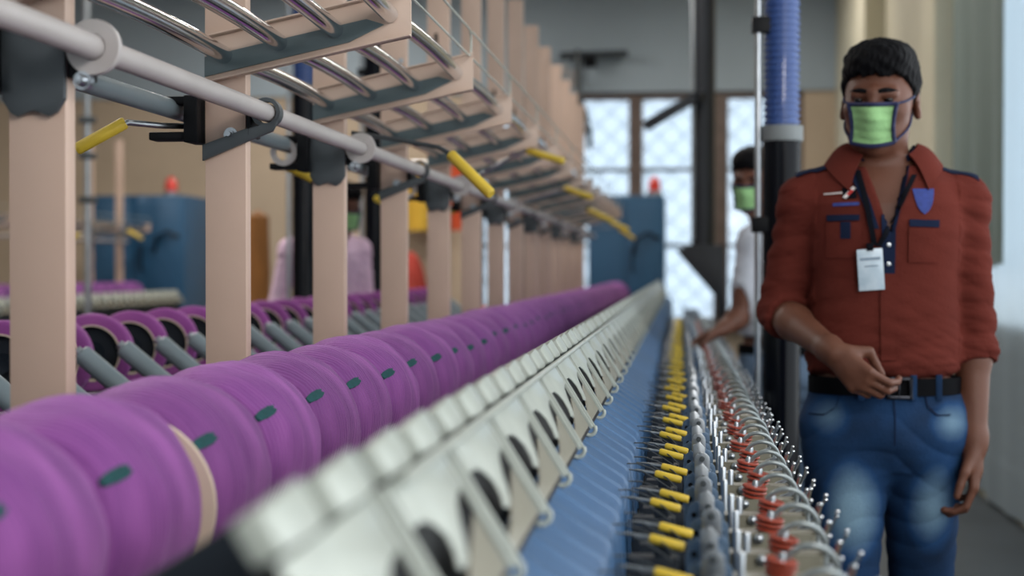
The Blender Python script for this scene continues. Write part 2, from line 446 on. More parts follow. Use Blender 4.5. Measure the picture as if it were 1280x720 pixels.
# ---- pipe brackets: slanted bracket with ring (even posts), scalloped plate with collar (odd posts)
def make_slanted():
    r = thing('pipe_bracket', '', 'bracket', group='slanted pipe brackets')
    m = MB()   # plate from the post's face to the ring
    m.prism([(XP - .037, -.345), (XP + .036, -.315), (XW + .012, -.296), (XW + .02, -.280), (XP + .036, -.292), (XP - .037, -.318)], -.012, -.003)
    m.build('bracket_plate', M['dgrey'], r, bevel=.001)
    m = MB(); m.lathe([(.0185, -.012), (.025, -.012), (.0255, 0), (.025, .012), (.0185, .012)], (XW, 0, -HW), n=28, closed=True)
    m.build('ring_clamp', M['dgrey'], r)
    m = MB(); m.box(XP + .0395, XW - .0255, -.012, .05, -.305, -.25); m.build('clamp_block', M['black'], r, bevel=.003)
    m = MB(); m.box(XP - .064, XP - .0395, -.03, .03, -.315, -.235); m.box(-.862 - .034, XP - .06, -.02, .02, -.31, -.296); m.box(-.862 - .034, XP - .06, -.02, .02, -.25, -.236)
    m.build('clamp_block', M['black'], r, bevel=.003)
    m = MB(); m.lathe([(0, -.010), (.007, -.010), (.007, -.004), (.012, -.004), (.012, -.001), (0, -.001)], (XP + .01, 0, -.30), n=14); m.lathe([(0, -.018), (.004, -.018), (.005, -.010)], (XP + .01, 0, -.30), n=10)
    m.build('bolt', M['steel'], r)
    return r
def make_scalloped():
    r = thing('pipe_bracket', '', 'bracket', group='scalloped pipe brackets')
    poly = [(XP - .039, -.24), (XP + .039, -.24), (XP + .039, -.325)]
    for k in range(9):
        t = k / 8; poly.append((XP + .039 - .078 * t, -.325 - .022 * math.sin(PI * t) - .008 * math.sin(3 * PI * t)))
    m = MB(); m.prism(poly, -.012, -.003); m.build('bracket_plate', M['dgrey'], r, bevel=.001)
    m = MB(); m.lathe([(.0165, -.010), (.033, -.010), (.034, -.004), (.033, .002), (.0165, .004)], (XW, 0, -HW), n=30, closed=True)
    m.lathe([(.0165, .012), (.027, .012), (.027, .018), (.0165, .018)], (XW, 0, -HW), n=26, closed=True)
    m.build('collar', M['pipe'], r)
    m = MB(); m.lathe([(0, -.024), (.006, -.023), (.0075, -.018), (.0075, -.012), (.011, -.012), (.011, .0), (0, 0)], (XW - .012, 0, -HW - .040), n=14); m.build('bolt', M['steel'], r)
    m = MB(); m.box(XP + .0395, XW - .0165, -.004, .05, -.30, -.24); m.build('clamp_block', M['black'], r, bevel=.003)
    m = MB(); m.box(XP - .064, XP - .0395, -.03, .03, -.315, -.235); m.box(-.862 - .034, XP - .06, -.02, .02, -.31, -.296); m.box(-.862 - .034, XP - .06, -.02, .02, -.25, -.236)
    m.build('clamp_block', M['black'], r, bevel=.003)
    m = MB(); m.lathe([(.0175, -.028), (.030, -.028), (.030, -.021), (.0175, -.021)], (-.862, 0, -.273), n=26, closed=True); m.build('washer', M['pipe'], r)
    return r
sl = make_slanted(); sc = make_scalloped()
for i, y in enumerate(post_y):
    src = sc if i % 2 == 0 else sl
    lab = ('scalloped dark pipe bracket with pale collar' if i % 2 == 0 else 'slanted grey pipe bracket with ring clamp') + ' at the %s beige post' % nth(i + 1)
    if i < 2: src.location = (0, y, EYE + 2 * HW); src['label'] = lab
    else: dup(src, (0, y, EYE + 2 * HW), lab)

# ---- creel arms with their guide tubes and wire loops
AL, AR = -.80, -.446
def hb(x): return .387 + (x - AR) * .21          # bottom edge above the eye
TH = .077
def make_arm():
    r = thing('creel_arm', '', 'yarn guide arm', group='creel arms above the purple row')
    m = MB()
    m.prism([(AL, hb(AL)), (AR, hb(AR)), (AR, hb(AR) + TH), (AL, hb(AL) + TH)], -.008, -.004)
    m.prism([(AL, hb(AL)), (AR, hb(AR)), (AR, hb(AR) + .003), (AL, hb(AL) + .003)], -.024, -.004)
    m.prism([(AL, hb(AL) + TH), (AR, hb(AR) + TH), (AR, hb(AR) + TH + .003), (AL, hb(AL) + TH + .003)], -.024, -.004)
    m.build('arm_channel', M['arm'], r, bevel=.001)
    xs = AR - .045
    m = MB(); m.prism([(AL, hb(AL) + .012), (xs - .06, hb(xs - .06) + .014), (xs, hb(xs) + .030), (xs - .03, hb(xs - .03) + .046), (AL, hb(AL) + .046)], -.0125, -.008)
    m.build('shade_strip', M['grey'], r, bevel=.001)  # tapered grey strip paints the shaded band across the arm's face
    for k, x in enumerate((-.766, -.671, -.575, -.482)):
        zc = hb(x) + .041 if k < 3 else hb(x) + .045
        m = MB(); path = []
        for q in range(15):
            t = q / 14
            path.append((x, -.012 - t * (BAY - .028), zc + .007 * math.sin(PI * t)))
        m.tube(path, .0150, 18)
        m.build('guide_tube', M['chrome'], r)
    m = MB(); za, zb_ = hb(AR) + .070, hb(AR) + .128
    path = [(AR - .004, -BAY + .005, zb_), (AR - .004, -.045, zb_)] + [(AR - .004, -.045 + .035 * math.sin(a), zb_ - .02 + .02 * math.cos(a)) for a in (.4, .8, 1.2, PI / 2)] + [(AR - .004, -.010, za + .02)] + \
           [(AR - .004, -.045 + .035 * math.cos(a), za + .02 - .02 * math.sin(a)) for a in (.4, .8, 1.2, PI / 2)] + [(AR - .004, -BAY + .005, za)]
    m.tube(path, .0022, 8); m.build('wire_loop', M['cream'], r)
    return r
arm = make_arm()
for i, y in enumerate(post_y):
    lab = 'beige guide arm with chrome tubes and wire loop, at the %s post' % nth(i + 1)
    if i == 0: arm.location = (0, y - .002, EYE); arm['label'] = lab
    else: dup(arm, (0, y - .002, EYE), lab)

# ---- lever handles with yellow grips
def lever(rod, grip, label, r=.0105, k=0):
    t = thing('lever_handle', label, 'lever', rod[0], 'yellow gripped lever handles')
    o = Vector(rod[0])
    rel = lambda p: Vector(p) - o
    path = [rel(p) for p in rod]; a, b = rel(grip[0]), rel(grip[1])
    path.append(a + (b - a) * .3)
    MB().tube(path, .0052, 10).build('lever_rod', M['steel'] if k else M['dgrey'], t)
    d = (b - a).normalized()
    m = MB(); m.tube([a, a + d * .003, b - d * .004, b], [r * .86, r, r, r * .8], 16); m.build('grip', M['yellow'], t)
    return t
A = lambda px, py, Y: tuple(at(px, py, Y))
lever([A(440, 166, 3.3), A(500, 175, 3.28), A(548, 184, 3.26), A(563, 192, 3.25)], (A(563, 193, 3.25), A(614, 243, 3.2)), 'drooping yellow grip lever in front of the white pipe, nearest on the aisle side', .0125)
lever([A(236, 158, 2.5), A(200, 157, 2.45), A(160, 153, 2.4)], (A(157, 153, 2.4), A(95, 187, 2.38)), 'yellow grip lever on the far side of the machine, beside the nearest post', .0105, 1)
lever([A(432, 236, 3.4), A(405, 230, 3.4), A(392, 225, 3.4)], (A(391, 224, 3.4), A(348, 203, 3.38)), 'short yellow grip lever tilting up behind the third post', .0105)
lever([A(577, 231, 4.8), A(640, 196, 4.75), A(658, 188, 4.72)], (A(659, 188, 4.72), A(705, 202, 4.7)), 'yellow grip lever raised under the fifth guide arm', .0115, 1)
lever([A(642, 256, 6.3), A(700, 238, 6.25)], (A(706, 235, 6.25), A(740, 247, 6.2)), 'yellow grip lever at the seventh post, seen against the window', .0125, 1)
lever([A(680, 271, 7.8), A(730, 264, 7.75)], (A(734, 262, 7.7), A(766, 277, 7.7)), 'bright yellow grip lever in front of the blue cabinet, uppermost of three', .014, 1)
lever([A(720, 276, 9.3), A(760, 276, 9.25)], (A(764, 278, 9.2), A(786, 288, 9.2)), 'yellow grip lever before the blue cabinet, second of three going down', .014, 1)
lever([A(740, 286, 10.8), A(772, 284, 10.75)], (A(774, 286, 10.7), A(793, 299, 10.7)), 'dim yellow grip lever before the blue cabinet, lowest of three', .014, 1)
lever([A(548, 272, 5.5), A(560, 266, 5.5)], (A(562, 265, 5.5), A(577, 260, 5.5)), 'small yellow grip lever peeping out between the fifth and sixth posts', .0105, 1)
lever([A(494, 262, 4.6), A(484, 256, 4.6)], (A(483, 255, 4.6), A(468, 247, 4.6)), 'small yellow grip lever peeping out left of the fourth post', .0105, 1)

# ---- front row of purple packages
XK, HK, RK = -.587, .237, .115
def pack_profile(R, L, rt):
    pr = [(rt, -L / 2), (R * .72, -L / 2 + .001)]
    n = 22
    for k in range(n + 1):
        t = -1 + 2 * k / n
        pr.append((R - (R * .21) * abs(t) ** 2.8 + .0006 * math.sin(k * 2.1) + .0005 * math.sin(k * 3.7 + 1), t * (L / 2 - .004)))
    pr += [(R * .72, L / 2 - .001), (rt, L / 2)]
    return pr
def make_package(seed, R=RK):
    rr = random.Random(seed); ph = [rr.random() * 6.3 for _ in range(4)]
    fn = lambda an, a, r: (.0016 * math.sin(3 * an + ph[0] + a * 22) + .0010 * math.sin(5 * an + ph[1] - a * 40) + .0008 * math.sin(9 * an + ph[2] + a * 55)) * (1 if r > R * .6 else 0)
    y = MB().lathe(pack_profile(R, P - .012, .036), n=56, fn=fn).build('yarn_package', M['yarn'], ang=1.2)
    t = MB().lathe([(.026, -P / 2), (.036, -P / 2), (.036, P / 2), (.026, P / 2)], n=24, closed=True).build('paper_tube', M['paper'], y)
    # teal yarn tail lying on the near shoulder
    a0 = .57; m = MB()
    def tail(u, v):
        w = math.sin(PI * min(1, max(0, u))) ** .5
        an = a0 + (v - .5) * .13 * (.55 + .45 * w)
        yy = -P / 2 + .008 + .036 * u
        tt = abs((yy) / (P / 2 - .010)); rad = R - (R * .21) * min(1, tt) ** 2.8 + .0032 + .0012 * math.sin(u * 19 + v * 7)
        return (rad * math.cos(an), yy, rad * math.sin(an))
    m.grid(tail, 10, 5, thick=.004); m.build('yarn_tail', M['teal'], y, ang=1.2)
    return y
protos = [make_package(s) for s in (3, 8, 15)]
NPK = 53
for n in range(NPK):
    y = 1.14 + P * n
    lab = 'purple yarn package with teal tail in the front row, %s from the near end' % nth(n + 1)
    src = protos[n % 3]
    rot = (0, random.uniform(-.07, .07), 0)
    rad = 1 + random.uniform(-.02, .025)
    if n < 3: o = src; o.location = (XK, y, Z(HK)); o.rotation_euler = rot; tag(o, lab, 'yarn package', 'purple yarn packages in the front row')
    else:
        o = dup(src, (XK, y, Z(HK)), lab, rot)
    o.scale = (rad, 1, rad)
# cream tube end of a spent package wedged in the row
cr = MB().lathe([(.078, -.003), (.0965, -.003), (.0970, .003), (.078, .003)], n=40, closed=True).build('paper_ring', M['paper'])
cr.location = (XK + .009, 1.14 + P * 1.5, Z(HK) - .012); tag(cr, 'narrow cream paper ring between the second and third purple packages', 'paper ring')
ax = MB().tube([(XK, 1.0, Z(HK)), (XK, 1.14 + P * NPK, Z(HK))], .0245, 16).build('winding_shaft', M['steel'])
tag(ax, 'long steel shaft through the front row of purple packages', 'shaft')

# ---- rear row: short hollow packages on grey arms
XL, HL = -1.425, .205
def make_ring(seed):
    rr = random.Random(seed); ph = rr.random() * 6
    fn = lambda an, a, r: .0012 * math.sin(4 * an + ph + a * 60) if r > .08 else 0
    y = MB().lathe([(.069, -.026), (.088, -.028), (.0935, -.025), (.0965, -.012), (.097, .0), (.0965, .012), (.0935, .025), (.088, .028), (.069, .026)], n=44, closed=True, fn=fn).build('yarn_package', M['yarn_ring'], ang=1.1)
    MB().lathe([(.0655, -.031), (.0688, -.031), (.0688, .031), (.0655, .031)], n=36, closed=True).build('paper_tube', M['paper'], y)
    MB().lathe([(0, -.004), (.018, -.012), (.026, .002), (.065, .004), (.065, .02), (0, .02)], n=30).build('end_plug', M['bed'], y)
    return y
r0 = make_ring(5)
NR = 24
for n in range(NR):
    y = 2.52 + P * n
    lab = 'mauve hollow yarn package in the rear row behind the posts, %s from the near end' % nth(n + 1)
    if n == 0: o = r0; o.location = (XL, y, Z(HL)); tag(o, lab, 'yarn package', 'hollow yarn packages in the rear row')
    else: o = dup(r0, (XL, y, Z(HL)), lab)
    o.rotation_euler = (0, random.uniform(-.5, .5), .20)
g0 = None
for n in range(NR):
    y = 2.52 + P * n + P * .48
    lab = 'grey roller arm slanting down beside the %s mauve package of the rear row' % nth(n + 1)
    if n == 0:
        g0 = thing('roller_arm', lab, 'roller arm', (0, y, EYE), 'grey roller arms of the rear row')
        a, b_ = Vector((-1.30, 0, -.185)), Vector((-1.045, 0, -.392)); d = (b_ - a).normalized()
        MB().tube([a, a + d * .004, b_ - d * .004, b_], [.019, .0225, .0225, .019], 20).build('roller', M['greypipe'], g0)
        MB().tube([a - d * .012, a + d * .002], .011, 12).build('axle_pin', M['steel'], g0)
        m = MB(); m.box(-1.085, -1.03, -.03, .03, -.469, -.385); m.build('arm_foot', M['bed'], g0, bevel=.004)
    else: dup(g0, (0, y, EYE), lab)
rl = MB().box(-1.47, -1.40, 2.3, 9.2, Z(.469), Z(.31)).build('package_rail', M['bed'], bevel=.004)
tag(rl, 'dark rail under the rear row of mauve packages', 'rail')
# ---- cream package cradles facing the aisle
S0 = Vector((-.177, 0, -.136)); SD = Vector((.528, 0, -.849)); SN = Vector((.849, 0, .528))
def q3(u, v, w=0.): return S0 + SD * v + SN * w + Vector((0, u, 0))
def slab(m, poly, w0, w1):
    n = len(poly)
    vs = [q3(u, v, w) for w in (w0, w1) for u, v in poly]
    return m.add(vs, [tuple(range(n)), tuple(range(2 * n - 1, n - 1, -1))] + [(i, n + i, n + (i + 1) % n, (i + 1) % n) for i in range(n)])
def make_cradle():
    r = thing('package_cradle', '', 'cradle', group='cream package cradles along the aisle side')
    m = MB()
    slab(m, [(0, -.004), (.196, -.004), (.196, .030), (.17, .032), (.15, .036), (.128, .046), (.108, .059), (.088, .068), (.066, .071), (.050, .067), (.066, .058), (.070, .046), (.052, .034), (.03, .028), (0, .027)], -.0005, .0012)
    m.build('cover_plate', M['cream'], r, bevel=.0005)
    m = MB(); slab(m, [(.004, .088), (.06, .0815), (.200, .052), (.200, .0985), (.004, .0985)], -.0045, -.0025)
    m.build('lower_plate', M['beigeplate'], r, bevel=.0005)
    m = MB(); slab(m, [(.004, .0987), (.200, .0987), (.206, .1035), (.004, .1035)], -.015, -.004); m.build('shadow_strip', M['black'], r)  # black strip stands in for the shadow line under the beige plate
    m = MB()
    slab(m, [(.209, -.004), (.216, -.004), (.216, .103), (.209, .103)], -.004, .0008)
    slab(m, [(.232, -.004), (.241, -.004), (.241, .106), (.232, .106)], -.006, .0016)
    m.build('arm_bar', M['cream'], r, bevel=.0006)
    m = MB(); rad = .0085; path = []
    for k in range(17):
        a = PI / 2 - (k / 16) * 1.75 * PI
        path.append(q3(.232, .105 + rad * math.cos(a), .001 - rad + rad * math.sin(a)))
    m.tube(path, .0030, 10); m.build('curl_hook', M['cream'], r)
    for (ua, ub) in ((.012, .095), (.118, .205)):
        m = MB(); slab(m, [(ua, -.030), (ub, -.034), (ub, -.007), (ub - .02, -.005), (ua, -.007)], -.014, .003 if ua < .1 else .006)
        m.build('top_block', M['cream'], r, bevel=.003)
    m = MB(); slab(m, [(.0, .0), (.25, .0), (.25, .078), (.0, .078)], -.030, -.027); m.build('void_shade', M['black'], r)  # black sheet put in to darken the open void behind the plates
    return r
cr0 = make_cradle()
NCR = 54
for n in range(NCR):
    y = .65 + P * n
    lab = 'cream package cradle with curled hook on the aisle side, %s from the near end' % nth(n + 1)
    if n == 0: cr0.location = (0, y, EYE); cr0['label'] = lab
    else: dup(cr0, (0, y, EYE), lab)
rr_ = MB().tube([tuple(q3(.9, -.001, .012) + Vector((0, 0, EYE))), tuple(q3(14.15, -.001, .012) + Vector((0, 0, EYE)))], .0032, 10).build('guide_rod', M['cream'])
tag(rr_, 'thin pale guide rod running along the tops of the cream cradles', 'rod')
cb = MB()
cb.prism([(-.40, -.235), (-.262, -.150), (-.150, -.262), (-.185, -.40), (-.40, -.40)], .9, 14.15, 'XZ')
o = cb.build('cradle_beam', M['bed'], bevel=.004); o.location = (0, 0, EYE); tag(o, 'long dark beam that carries the cream cradles', 'beam')

# ---- steel blue ribbed guide plates
def make_ribplate():
    prof = [Vector((-.158, 0, -.222)), Vector((-.079, 0, -.272)), Vector((-.074, 0, -.280)), Vector((-.070, 0, -.372))]
    nrm = [Vector((.545, 0, .838)), Vector((.70, 0, .71)), Vector((.93, 0, .36)), Vector((1, 0, .02))]
    m = MB(); ys = []
    n = 8; w = BAY / n
    for k in range(n):
        a = k * w
        ys += [(a + .001, 0), (a + w * .62, 0), (a + w * .66, 1), (a + w * .88, 1), (a + w * .92, 0)]
    ys.append((BAY - .001, 0))
    rows = [[p + nn * (.0023 * h) + Vector((0, y, 0)) for p, nn in zip(prof, nrm)] for y, h in ys]
    vs = [p for r in rows for p in r]; c = len(prof)
    fs = [(i * c + j, i * c + j + 1, (i + 1) * c + j + 1, (i + 1) * c + j) for i in range(len(rows) - 1) for j in range(c - 1)]
    m.add(vs, fs)
    o = m.build('ribbed_plate', M['rib'], ang=.35)
    bm = bmesh.new(); bm.from_mesh(o.data)
    bmesh.ops.bevel(bm, geom=[e for e in bm.edges if len(e.link_faces) == 2 and e.calc_face_angle(0) > .25], offset=.0007, segments=2, affect='EDGES')
    r = bmesh.ops.solidify(bm, geom=list(bm.faces), thickness=.002); bm.to_mesh(o.data); bm.free()
    o.data.polygons.foreach_set('use_smooth', [True] * len(o.data.polygons)); o.data.set_sharp_from_angle(angle=.5)
    return o
rp0 = make_ribplate()
NRP = 17
for n in range(NRP):
    y = .70 + BAY * n
    lab = 'steel blue ribbed plate section below the cradle hooks, %s from the near end' % nth(n + 1)
    if n == 0: rp0.location = (.002, y, EYE - .005); tag(rp0, lab, 'guide plate', 'ribbed guide plates')
    else: dup(rp0, (.002, y, EYE - .005), lab)

# ---- needle levers with yellow grips
def make_needle(k):
    r = thing('needle_lever', '', 'lever', group='yellow needle levers')
    s = .012 if k else 0.
    m = MB(); a = Vector((-.066 + s, 0, -.279)); b = Vector((-.034 + s, -.004, -.283)); c = Vector((.002 + s, -.010, -.291))
    m.tube([a, a + (b - a) * .25, b], [.0008, .0024, .0026], 10); m.build('needle', M['steel'], r)
    d = (c - b).normalized(); m = MB(); m.tube([b, b + d * .002, c - d * .002, c], [.0042, .0052, .0052, .0042], 14); m.build('grip', M['yellow'], r)
    m = MB(); m.tube([(-.074 + s, .012, -.272), (-.060 + s, .012, -.272), (-.04 + s, .004, -.277), (-.018 + s, -.014, -.288), (-.004 + s, -.024, -.300)], .0010, 6)
    m.tube([(-.070 + s, -.012, -.277), (-.052 + s, -.012, -.279), (-.030 + s, -.022, -.290), (-.01 + s, -.030, -.302)], .0010, 6)
    m.build('feeler_wire', M['dgrey'], r)
    m = MB(); m.box(-.056 + s, -.004 + s, -.013, .013, -.376, -.302); m.box(-.03 + s, -.012 + s, -.006, .006, -.303, -.287); m.build('base_block', M['bed'], r, bevel=.002)
    return r
n0, n1 = make_needle(0), make_needle(1)
cnt = 0
for n in range(30):
    for k in (0, 1):
        y = 1.08 + P * n + (.075 if k else 0)
        cnt += 1
        lab = 'yellow gripped needle lever beside the ribbed plates, %s from the near end' % nth(cnt)
        src = n1 if k else n0
        rot = (0, random.uniform(-.08, .08), random.uniform(-.12, .12))
        if n == 0: src.location = (0, y, EYE); src['label'] = lab
        else: dup(src, (random.uniform(-.004, .004), y, EYE), lab)

# ---- thread tension units on the table edge
def rounded(x0, x1, z0, z1, n=7):
    cx, rd = (x0 + x1) / 2, (x1 - x0) / 2
    return [(x0, z0), (x1, z0)] + [(cx + rd * math.cos(a), z1 - rd + rd * math.sin(a)) for a in [PI * k / n for k in range(n + 1)]]
def disc(m, x, z, r, y0, y1, n=14):
    m.prism([(x + r * math.cos(2 * PI * k / n), z + r * math.sin(2 * PI * k / n)) for k in range(n)], y0, y1)
def make_tension(k):
    r = thing('tension_unit', '', 'thread tension unit', group='thread tension units on the table edge')
    m = MB(); m.box(.038, .150, .0, .0035, -.376, -.300); m.box(.038, .150, .0, .030, -.3035, -.300); m.box(.146, .150, 0, .03, -.376, -.300); m.build('cross_plate', M['beigeplate'], r, bevel=.0008)
    m = MB(); m.prism([(.008, -.372), (.044, -.372), (.046, -.292), (.036, -.283), (.026, -.287), (.018, -.279), (.010, -.285), (.006, -.30)], -.030, -.0275)
    m.prism(rounded(.034, .052, -.372, -.284 + .004 * k), -.012, -.0095); m.build('perforated_plate', M['bluegrey'], r, bevel=.0006)
    m = MB(); disc(m, .015, -.296, .0032, -.0312, -.0298); disc(m, .032, -.298, .0026, -.0312, -.0298); disc(m, .026, -.318, .003, -.0312, -.0298); disc(m, .043, -.297, .0042, -.0132, -.0118)
    m.build('hole', M['black'], r)
    m = MB(); m.prism(rounded(.021, .043, -.372, -.264) if k == 0 else [(.016, -.372), (.046, -.372), (.046, -.300), (.039, -.298), (.039, -.272), (.031, -.263), (.021, -.268), (.021, -.296), (.029, -.306), (.016, -.316)], -.052, -.0495); m.build('hanger_plate', M['steel'], r, bevel=.0006)
    m = MB(); m.lathe([(0, -.0545), (.0035, -.0543), (.004, -.0535), (.004, -.052)], (.032, 0, -.273 - .010 * k), n=14); m.build('bolt', M['dgrey'], r)
    for x, yy, zz in ((.060, -.006, -.274), (.071, .012, -.280))[:1 + k]:
        m = MB(); m.lathe([(.0001, -.372), (.0038, -.372), (.0038, zz - .002), (.003, zz), (.0001, zz)], (x, yy, 0), axis='Z', n=16); m.build('chrome_pin', M['steel'], r)
    tilt = Matrix.Rotation(.16, 3, 'Y') @ Matrix.Rotation(.05, 3, 'X')
    c = Vector((.100 + .010 * k, .016, -.286))
    for j in range(3):
        m = MB(); R_ = .0165 - (.0015 if j == 2 else 0)
        m.lathe([(0, -.0018), (R_ - .001, -.0018), (R_, -.0008), (R_, .0008), (R_ - .001, .0018), (0, .0018)], axis='Z', n=24)
        m.v = [tuple(c + tilt @ (Vector(p) + Vector((0, 0, -.0060 * j)))) for p in m.v]
        m.build('tension_disc', M['red'], r)
    m = MB(); m.lathe([(0, .010), (.003, .009), (.0045, .005), (.0045, -.03), (.0001, -.03)], axis='Z', n=12)
    m.v = [tuple(c + tilt @ Vector(p)) for p in m.v]; m.build('disc_bolt', M['steel'], r)
    m = MB(); m.ball((.086, -.003, -.306), (.006, .005, .006)); m.tube([(.086, .0, -.306), (.086, -.007, -.306)], .004, 10); m.build('screw', M['steel'], r)
    m = MB(); R2 = .026; cx, cz = .128, -.296
    path = [(cx - R2 - .001, .022, -.325)] + [(cx - R2 * math.cos(a), .022 - .012 * math.sin(a), cz + 1.05 * R2 * math.sin(a)) for a in [PI * j / 12 for j in range(13)]] + [(cx + R2, .018, -.330), (cx + R2 + .012, .016, -.338)]
    m.tube(path, .0033, 10); m.build('guide_arc', M['arc'], r)
    for j, (bx_, by, tx, ty, tz) in enumerate(((.146, .0, .164, -.016, -.284), (.150, .02, .175, .010, -.276), (.143, .05, .160, .045, -.288), (.152, .075, .180, .066, -.290), (.150, .098, .164, .095, -.281), (.156, .06, .168, .03, -.30))):
        m = MB(); m.tube([(bx_, by, -.372), (bx_ + .004, by, -.33), (tx, ty, tz)], [.0024, .0024, .0018], 8); m.ball((tx, ty, tz), .0027, 10, 6); m.build('guide_pin', M['chrome'], r)
    m = MB(); m.box(.135, .162, .03, .11, -.376, -.335); m.tube([(.138, .07, -.335), (.138, .07, -.306), (.154, .066, -.300)], .0032, 8); m.build('pin_block', M['steel'], r, bevel=.001)
    return r
t0, t1 = make_tension(0), make_tension(1)
NT = 58
for n in range(NT):
    y = 1.215 + .125 * n
    lab = 'thread tension unit with red discs on the table edge, %s from the near end' % nth(n + 1)
    src = t1 if n % 2 else t0
    if n < 2: src.location = (0, y, EYE); src['label'] = lab
    else: dup(src, (random.uniform(-.003, .003), y, EYE), lab)

# ---- blue end cabinets with beacons
def cabinet(x0, x1, y, top, label, bl):
    r = thing('end_cabinet', label, 'cabinet', ((x0 + x1) / 2, y, 0), 'blue end cabinets')
    w = (x1 - x0) / 2; d = 1.0
    m = MB(); m.box(-w, w, 0, d, .08, top); m.build('body', M['cabinet'], r, bevel=.02)
    m = MB(); m.box(-w + .03, w - .03, .05, d - .05, 0, .08); m.build('plinth', M['bed'], r)
    m = MB(); m.box(-w + .04, -.01, -.012, .004, .2, top - .08); m.build('door', M['cabinet'], r, bevel=.006)
    m = MB(); m.box(.01, w - .04, -.012, .004, .2, top - .08); m.build('door', M['cabinet'], r, bevel=.006)
    m = MB(); m.tube([(.06, -.012, top * .62), (.06, -.055, top * .62), (.06, -.055, top * .74), (.06, -.012, top * .74)], .011, 8); m.build('handle', M['black'], r)
    m = MB(); m.tube([(w - .05, -.012, top - .42), (w - .16, -.05, top - .36), (w - .27, -.05, top - .42), (w - .30, -.02, top - .56)], .014, 8); m.build('cable', M['black'], r)
    m = MB(); m.lathe([(0, 0), (.075, 0), (.075, .05), (.06, .055), (0, .055)], (bl, .3, top), axis='Z', n=20); m.build('beacon_base', M['steel'], r)
    m = MB(); m.lathe([(.06, .055), (.062, .11), (.052, .16), (.03, .19), (0, .2)], (bl, .3, top), axis='Z', n=20); m.build('beacon_lens', M['beacon'], r)
    return r
ca, cb_ = at(735, 336, 14.4).x, at(831, 336, 14.4).x
cabinet(ca, cb_, 14.4, at(800, 244, 14.4).z, 'petrol blue end cabinet with red beacon, at the end of the purple row', at(818, 240, 14.7).x - (ca + cb_) / 2)

# ================================================================== the neighbouring machine far on the left
DX = -4.70
xa, xb_ = at(112, 336, 14.4).x, at(231, 336, 14.4).x
cabinet(xa, xb_, 14.4, at(170, 244, 14.4).z, 'petrol blue end cabinet with red beacon, standing at the far left machine', at(214, 240, 14.7).x - (xa + xb_) / 2)
o = MB().box(-1.5 + DX, .16 + DX, 7.4, 14.3, .02, .712).build('machine_bed', M['bed'], bevel=.006); tag(o, 'dark body of the neighbouring machine far on the left', 'machine')
k = 0
for n in range(17):
    y = 10.0 + P * n
    k += 1
    o = dup(protos[n % 3], (XK + DX, y, Z(HK)), 'purple yarn package on the far left machine, %s from the near end' % nth(k), group='purple yarn packages on the far left machine')
    dup(cr0, (DX - .02, y, EYE - .10), 'cream package cradle on the far left machine, %s from the near end' % nth(k), group='cream cradles on the far left machine')
o = MB().prism([(-.40, -.235), (-.262, -.150), (-.150, -.262), (-.185, -.40), (-.40, -.40)], 9.9, 14.2, 'XZ').build('cradle_beam', M['bed']); o.location = (DX - .02, 0, EYE - .10); tag(o, 'dark beam carrying the cream cradles of the far left machine', 'beam')
o = MB().tube([(XK + DX, 9.9, Z(HK)), (XK + DX, 14.2, Z(HK))], .0245, 12).build('winding_shaft', M['steel']); tag(o, 'steel shaft through the packages of the far left machine', 'shaft')
for n in range(6):
    y = 10.4 + BAY * n
    po = p0.copy(); COL.objects.link(po); po.location = (DX, y, Z(.36)); po['label'] = 'beige channel post on the far left machine, %s from the near end' % nth(n + 1); po['group'] = 'beige posts of the far left machine'
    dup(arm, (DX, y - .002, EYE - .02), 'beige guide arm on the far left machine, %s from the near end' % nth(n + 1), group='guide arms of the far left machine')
o = MB().tube([(XW + DX, 9.9, Z(-HW)), (XW + DX, 14.2, Z(-HW))], .0155, 12).build('long_pipe', M['pipe']); tag(o, 'off-white pipe of the far left machine', 'pipe')
lever([A(120, 300, 11), A(100, 292, 11)], (A(100, 293, 11), A(86, 298, 11)), 'blurred yellow grip lever on the far left machine, beside the nearest post', .016, 1)
lever([A(145, 280, 11.6), A(158, 288, 11.6)], (A(160, 288, 11.6), A(178, 299, 11.6)), 'blurred yellow grip lever before the far left blue cabinet', .016, 1)

# ================================================================== hanging cleaner trunks
def corr_hose(o_, r, z0, z1, pitch=.018):
    n = int((z1 - z0) / pitch); prof = []
    for k in range(n): prof += [(r, z0 + k * pitch), (r, z0 + (k + .45) * pitch), (r * .9, z0 + (k + .55) * pitch), (r * .9, z0 + (k + .95) * pitch)]
    return MB().lathe([(r * .8, z0)] + prof + [(r * .8, z1)], o_, axis='Z', n=28)
def trunk(loc, r, zj, ztop, label, hose_r):
    t = thing('cleaner_trunk', label, 'suction trunk', (loc[0], loc[1], 0), 'hanging suction trunks')
    m = MB(); m.lathe([(r * 1.15, .0), (r * 1.15, .06), (r, .08), (r, zj)], n=28, axis='Z'); m.lathe([(0, 0), (r * 1.15, 0)], n=28, axis='Z'); m.build('pipe', M['blackgloss'], t)
    m = MB(); m.lathe([(hose_r * .9, zj - .02), (hose_r * 1.18, zj - .02), (hose_r * 1.18, zj + .022), (hose_r * .9, zj + .022)], axis='Z', n=28, closed=True); m.build('clamp_ring', M['sill'], t)
    corr_hose((0, 0, 0), hose_r, zj + .01, ztop).build('hose', M['hose'], t)
    m = MB(); m.tube([(-r * 1.25, -r * .3, .03), (-r * 1.25, -r * .3, ztop)], .010, 10); m.build('hanger_rod', M['steel'], t)
    for z in (zj - .25, zj + .30):
        m = MB(); m.box(-r * 1.25 - .018, -r * .6, -r * .3 - .02, -r * .3 + .02, z - .022, z + .022); m.build('hanger_clip', M['black'], t, bevel=.004)
    return t
px = at(977, 168, 4.2)
